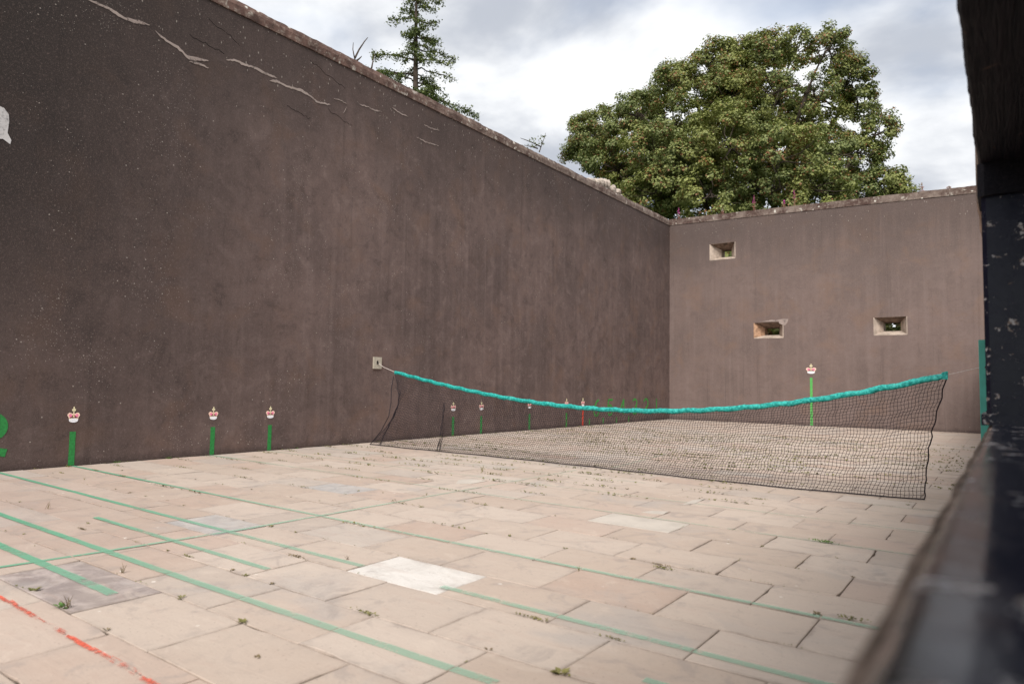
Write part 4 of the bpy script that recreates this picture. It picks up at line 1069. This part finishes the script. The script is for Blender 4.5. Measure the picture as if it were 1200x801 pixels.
leaf_cloud('crown', np.concatenate(Cc), np.concatenate(Nn), np.concatenate(Zz), MAT_LEAF, tree, 1.2, np.concatenate(Rb))
# trunk and limbs
mb = MB(); b0 = Vector((base_t[0], base_t[1], -0.4)); fork = b0 + Vector((0, 0, 5.0))
mb.tube([b0, b0 + Vector((0.1, 0, 1.2)), b0 + Vector((0, 0.1, 3.0)), fork], [0.95, 0.72, 0.66, 0.62], 12)
child(mb.build('trunk', MAT_BARK), tree)
mb = MB(); tr_ = random.Random(9)
mains = [(700, 205, 0), (745, 190, 3), (790, 180, -2), (835, 150, 2), (870, 130, -1), (915, 120, 1), (945, 110, -2), (985, 130, 2), (1000, 185, -1), (1030, 215, 1), (880, 190, -5), (820, 225, -4)]
limbs = []
for (px, py, dep) in mains:
    e = Vector(tpt(px, py, dep)); m1 = fork.lerp(e, 0.35) + Vector((tr_.uniform(-.6, .6), tr_.uniform(-.6, .6), tr_.uniform(-.4, .8))); m2 = fork.lerp(e, 0.7) + Vector((tr_.uniform(-.5, .5), tr_.uniform(-.5, .5), tr_.uniform(-.2, .9)))
    mb.tube([fork - Vector((0, 0, .3)), m1, m2, e], [0.36, 0.26, 0.17, 0.10], 7); limbs += [m1, m2, e, m1.lerp(m2, .5), m2.lerp(e, .5)]
for (c, R0) in tips:
    c = Vector(c); j = min(limbs, key=lambda p: (p - c).length)
    mid = j.lerp(c, .5) + Vector((tr_.uniform(-.3, .3), tr_.uniform(-.3, .3), tr_.uniform(-.1, .4)))
    mb.tube([j, mid, c], [0.085, 0.06, 0.04], 5)
    for k in range(9):
        d = Vector((tr_.gauss(0, 1), tr_.gauss(0, 1), tr_.gauss(0.3, .8))).normalized(); e = c + d * R0 * tr_.uniform(.75, 1.0); m_ = c.lerp(e, .5) + Vector((0, 0, -.12)) + Vector((tr_.uniform(-.15, .15), tr_.uniform(-.15, .15), 0))
        mb.tube([c.lerp(mid, tr_.uniform(0, .6)), m_, e], [0.036, 0.024, 0.012], 4, cap=False)
child(mb.build('branches', MAT_BARK), tree)

# conifer beyond the side wall
cb_ = tpt
rc = F_ + R_ * (486 - 600) / 795.48 - U_ * (110 - 400.5) / 795.48
def lpt(px, py, X=-10.0, dx=0.0):
    r0 = F_ + R_ * (px - 600) / 795.48 - U_ * (py - 400.5) / 795.48; t = (X + dx - CAM[0]) / r0[0]; return Vector(CAM + r0 * t)
cbase = lpt(486, 110); con = empty('conifer_tree', (cbase.x, cbase.y, -0.4), 'thin dark conifer with sparse drooping branches beyond the side wall', 'tree')
mb = MB(); mb.tube([(cbase.x, cbase.y, -0.4), (cbase.x, cbase.y, 6), (cbase.x + .05, cbase.y, cbase.z), (cbase.x, cbase.y - .05, 18.0), (cbase.x, cbase.y, 20.6)], [0.24, 0.19, 0.13, 0.06, 0.015], 8)
child(mb.build('trunk', MAT_BARK), con)
bm_ = MB(); cc_, nn_, zz_ = [], [], []; r8 = random.Random(31); g8 = np.random.default_rng(8)


def bough(z, a, L, droop, dens):
    st = Vector((cbase.x, cbase.y, z)); d = Vector((math.cos(a), math.sin(a), 0)); pts = []
    for i in range(7):
        t = i / 6; pts.append(st + d * L * t + Vector((0, 0, L * (0.12 * t - droop * t * t))) + Vector((r8.uniform(-.08, .08), r8.uniform(-.08, .08), r8.uniform(-.07, .07))))
    bm_.tube(pts, [0.035 * (1 - .8 * i / 6) + 0.006 for i in range(7)], 4, cap=False)
    n = int(L * 26 * dens)
    for k in range(n):
        t = r8.uniform(.22, 1.0) ** .8; i = min(5, int(t * 6)); p = pts[i].lerp(pts[i + 1], t * 6 - i); sd_ = Vector((-d.y, d.x, 0)) * r8.choice((-1, 1))
        sl = r8.uniform(.08, .5) * (1.15 - .5 * t); e = p + (sd_ * .8 + d * .6).normalized() * sl + Vector((0, 0, r8.uniform(-.22, .02)))
        if k % 3 == 0: bm_.tube([p, e], [0.008, 0.004], 3, cap=False)
        m_ = 9; ts = g8.random(m_)[:, None]; q = np.array(p) * (1 - ts) + np.array(e) * ts + g8.normal(0, .07, (m_, 3)); cc_.append(q)
        nn_.append(g8.normal(0, .6, (m_, 3)) + np.array([0, 0, .8])); zz_.append(g8.uniform(.035, .085, m_))


# left in the picture is towards -y, right is +y
view_r = math.atan2(R_[1], R_[0])
spec = [(14.1, 0.0, 2.3, .42), (14.2, 2.6, 1.5, .1), (14.9, 0.2, 1.5, .5), (15.2, 3.1, 2.2, .12), (15.4, 2.7, 1.6, .1), (15.5, .1, 1.8, .2), (15.9, 3.3, 1.7, .05), (15.9, -.2, 1.9, .2), (16.4, .2, 1.7, .1), (16.9, .0, 1.5, .25), (17.2, .4, 1.3, .3),
        (17.8, 3.1, 1.7, .05), (17.7, .1, 1.5, .1), (18.3, -.3, 1.2, .1), (18.2, 3.0, 1.0, .1), (18.8, 2.8, 1.0, .05), (18.9, .2, 1.1, .05), (19.5, 3.3, 1.0, .0), (19.6, 0., .9, .0), (14.3, .5, 2.6, .32), (14.6, 1.2, 1.8, .25), (14.9, 4.0, 1.8, .2), (15.6, 5.2, 1.6, .15)]
for z, a, L, dr in spec: bough(z, view_r + a + r8.uniform(-.3, .3), L * (r8.uniform(.85, 1.15) if z < 16.5 else r8.uniform(.6, 1.05)), dr + r8.uniform(-.05, .15), r8.uniform(.5, 1.0))
for k in range(52):
    z = r8.uniform(13.8, 20.3); bough(z, view_r + r8.uniform(0, 6.28), r8.uniform(.4, 1.4) * max(0.25, 1 - (z - 13.5) / 8.5), r8.uniform(0, .35), .8)
child(bm_.build('branches', MAT_BARK), con)
leaf_cloud('needles', np.concatenate(cc_), np.concatenate(nn_), np.concatenate(zz_), MAT_CONIFER, con, 1.6)

# bare twigs poking over the side wall
def twig(name, segs, label, leafy=None):
    b = segs[0][0]; root = empty(name, (b[0], b[1], b[2]), label, 'twig'); mb = MB()
    for s_ in segs: mb.tube(s_, [0.022 * (1 - .8 * i / (len(s_) - 1)) + .003 for i in range(len(s_))], 4)
    child(mb.build('stem', MAT_BARK), root)
    if leafy: child(leafy.build('leaf', MAT_CONIFER), root)
    return root
def L_(px, py, X=-0.5): return lpt(px, py, X)
twig('bare_twig', [[L_(417, 74), L_(415, 66), L_(413.5, 58), L_(414, 50)], [L_(416, 68), L_(421, 58), L_(427, 49), L_(431, 44)], [L_(417, 72), L_(421, 69), L_(424, 66)]], 'bare forked twig poking over the coping left of the conifer')
twig('bare_twig', [[L_(435.5, 80), L_(437, 72), L_(439, 64)]], 'single thin straight twig over the coping beside the conifer')
mb = MB(); r9 = random.Random(4)
for k in range(70):
    t = r9.random(); base = L_(612 + 26 * t + r9.uniform(-3, 3), 171 - 8 * t + r9.uniform(-6, 6) + (6 if t < .3 else 0))
    s_ = r9.uniform(.03, .07); q = [base + Vector((r9.uniform(-1, 1), r9.uniform(-1, 1), r9.uniform(-1, 1))) * s_ for _ in range(4)]; mb.add(q, [(0, 1, 2), (0, 2, 3)], r9.random())
twig('leafy_twig', [[L_(632, 178), L_(634, 172), L_(637, 164), L_(639.5, 156)], [L_(634, 172), L_(626, 168), L_(616, 164), L_(610, 162)], [L_(630, 174), L_(623, 172), L_(614, 170)]], 'sprig with small leaves growing over the middle of the side wall', mb)

# loose stones on the wall top near the corner
r3 = random.Random(77)
def stone(c, s_, label, grp=None):
    me = MB(); vs = []; n1, n2 = 8, 5
    for i in range(n2 + 1):
        for j in range(n1):
            ph = math.pi * i / n2; th_ = 2 * math.pi * j / n1; k = 1 + .28 * mnoise.noise(Vector((math.cos(th_) * math.sin(ph) * 1.5 + c[1], math.sin(th_) * math.sin(ph) * 1.5, math.cos(ph) * 1.5)))
            vs.append((s_[0] * math.sin(ph) * math.cos(th_) * k, s_[1] * math.sin(ph) * math.sin(th_) * k, s_[2] * math.cos(ph) * k + s_[2]))
    fs = [(i * n1 + j, i * n1 + (j + 1) % n1, (i + 1) * n1 + (j + 1) % n1, (i + 1) * n1 + j) for i in range(n2) for j in range(n1)]
    o = me.add(vs, fs).build('loose_stone', MAT_RUBBLE); o.location = c; tag(o, label, 'stone', grp)
for i in range(11):
    y = 20.3 + i * 0.24 + r3.uniform(-.05, .05); hgt = 0.14 * math.exp(-((y - 21.5) / .9) ** 2) + .06
    stone((-.25 + r3.uniform(-.1, .1), y, 8.37), (r3.uniform(.12, .2), r3.uniform(.11, .17), hgt), 'pale broken stone in the little heap on top of the side wall', 'loose stones on the side wall')
stone((-.3, 21.3, 8.55), (.15, .14, .08), 'topmost pale stone of the little heap on the side wall')

# flower spikes on the end wall
def spike(x, z, h, pink, label, grp=None):
    root = empty('flower_spike', (x, BY + .25, z), label, 'wildflower', grp); mb = MB(); y = BY + .25
    mb.tube([(x, y, z), (x + .02, y, z + h * .5), (x + .01, y, z + h)], [.016, .012, .006], 5)
    for k in range(10):
        a = k * 2.4; zz = z + h * (.08 + .05 * k); L = .09
        mb.add([(x, y, zz), (x + math.cos(a) * L * .5, y + math.sin(a) * L * .5 + .01, zz + .05), (x + math.cos(a) * L, y + math.sin(a) * L, zz + .02), (x + math.cos(a) * L * .5, y + math.sin(a) * L * .5 - .01, zz + .02)], [(0, 1, 2, 3)])
    child(mb.build('stem', MAT_FLSTEM), root)
    mb = MB()
    for k in range(26):
        a = r3.uniform(0, 6.28); t = r3.random(); zz = z + h * (.5 + .5 * t); rr = .045 * (1.15 - t); c = Vector((x + .01 + math.cos(a) * rr, y + math.sin(a) * rr, zz)); s_ = .028
        mb.add([c + Vector((r3.uniform(-1, 1), r3.uniform(-1, 1), r3.uniform(-1, 1))) * s_ for _ in range(4)], [(0, 1, 2), (0, 2, 3)])
    child(mb.build('blossom', MAT_FLOWER if pink else MAT_RUBBLE), root)
spike(0.28, 8.38, .50, True, 'pink flower spike standing in the wall corner')
spike(3.41, 8.29, .68, True, 'tall pink flower spike, left one of the tall pair on the end wall')
spike(4.54, 8.27, .30, True, 'short pink flower spike between the two tall ones')
spike(4.92, 8.26, .66, True, 'tall pink flower spike, right one of the tall pair on the end wall')
spike(2.15, 8.33, .25, False, 'short pale dried flower spike on the end wall')
spike(9.11, 8.17, .34, False, 'pale dried flower spike near the right end of the end wall')
spike(9.9, 8.15, .12, False, 'tiny dried stalk at the right end of the end wall')

# hedge close behind the end wall, seen through the openings
hd = empty('hedge', (3.5, 30.5, -0.4), 'dark leafy hedge seen through the openings of the end wall', 'hedge')
n = 16000; q = np.stack([rng.uniform(-4, 11, n), rng.uniform(29.6, 31.4, n), rng.uniform(0.0, 8.2, n)], 1)
nz_ = np.array([mnoise.noise(Vector(p * 0.9)) for p in q]); q = q[nz_ > -0.18]; n = len(q)
leaf_cloud('foliage', q, rng.normal(0, .7, (n, 3)) + np.array([0, -1, .5]), rng.uniform(.10, .22, n), MAT_LEAF, hd)
mb = MB()
for k in range(10): x = -3 + k * 1.4; mb.tube([(x, 30.6, -.4), (x + rnd.uniform(-.2, .2), 30.5, 3), (x + rnd.uniform(-.4, .4), 30.5, 7)], [.09, .06, .02], 5)
child(mb.build('stems', MAT_BARK), hd)
# body of shade behind it: second leafy row
n = 9000; q = np.stack([rng.uniform(-6, 12, n), rng.uniform(31.4, 33.5, n), rng.uniform(0.0, 8.4, n)], 1)
leaf_cloud('inner_foliage', q, rng.normal(0, 1, (n, 3)), rng.uniform(.3, .5, n), MAT_LEAF, hd)
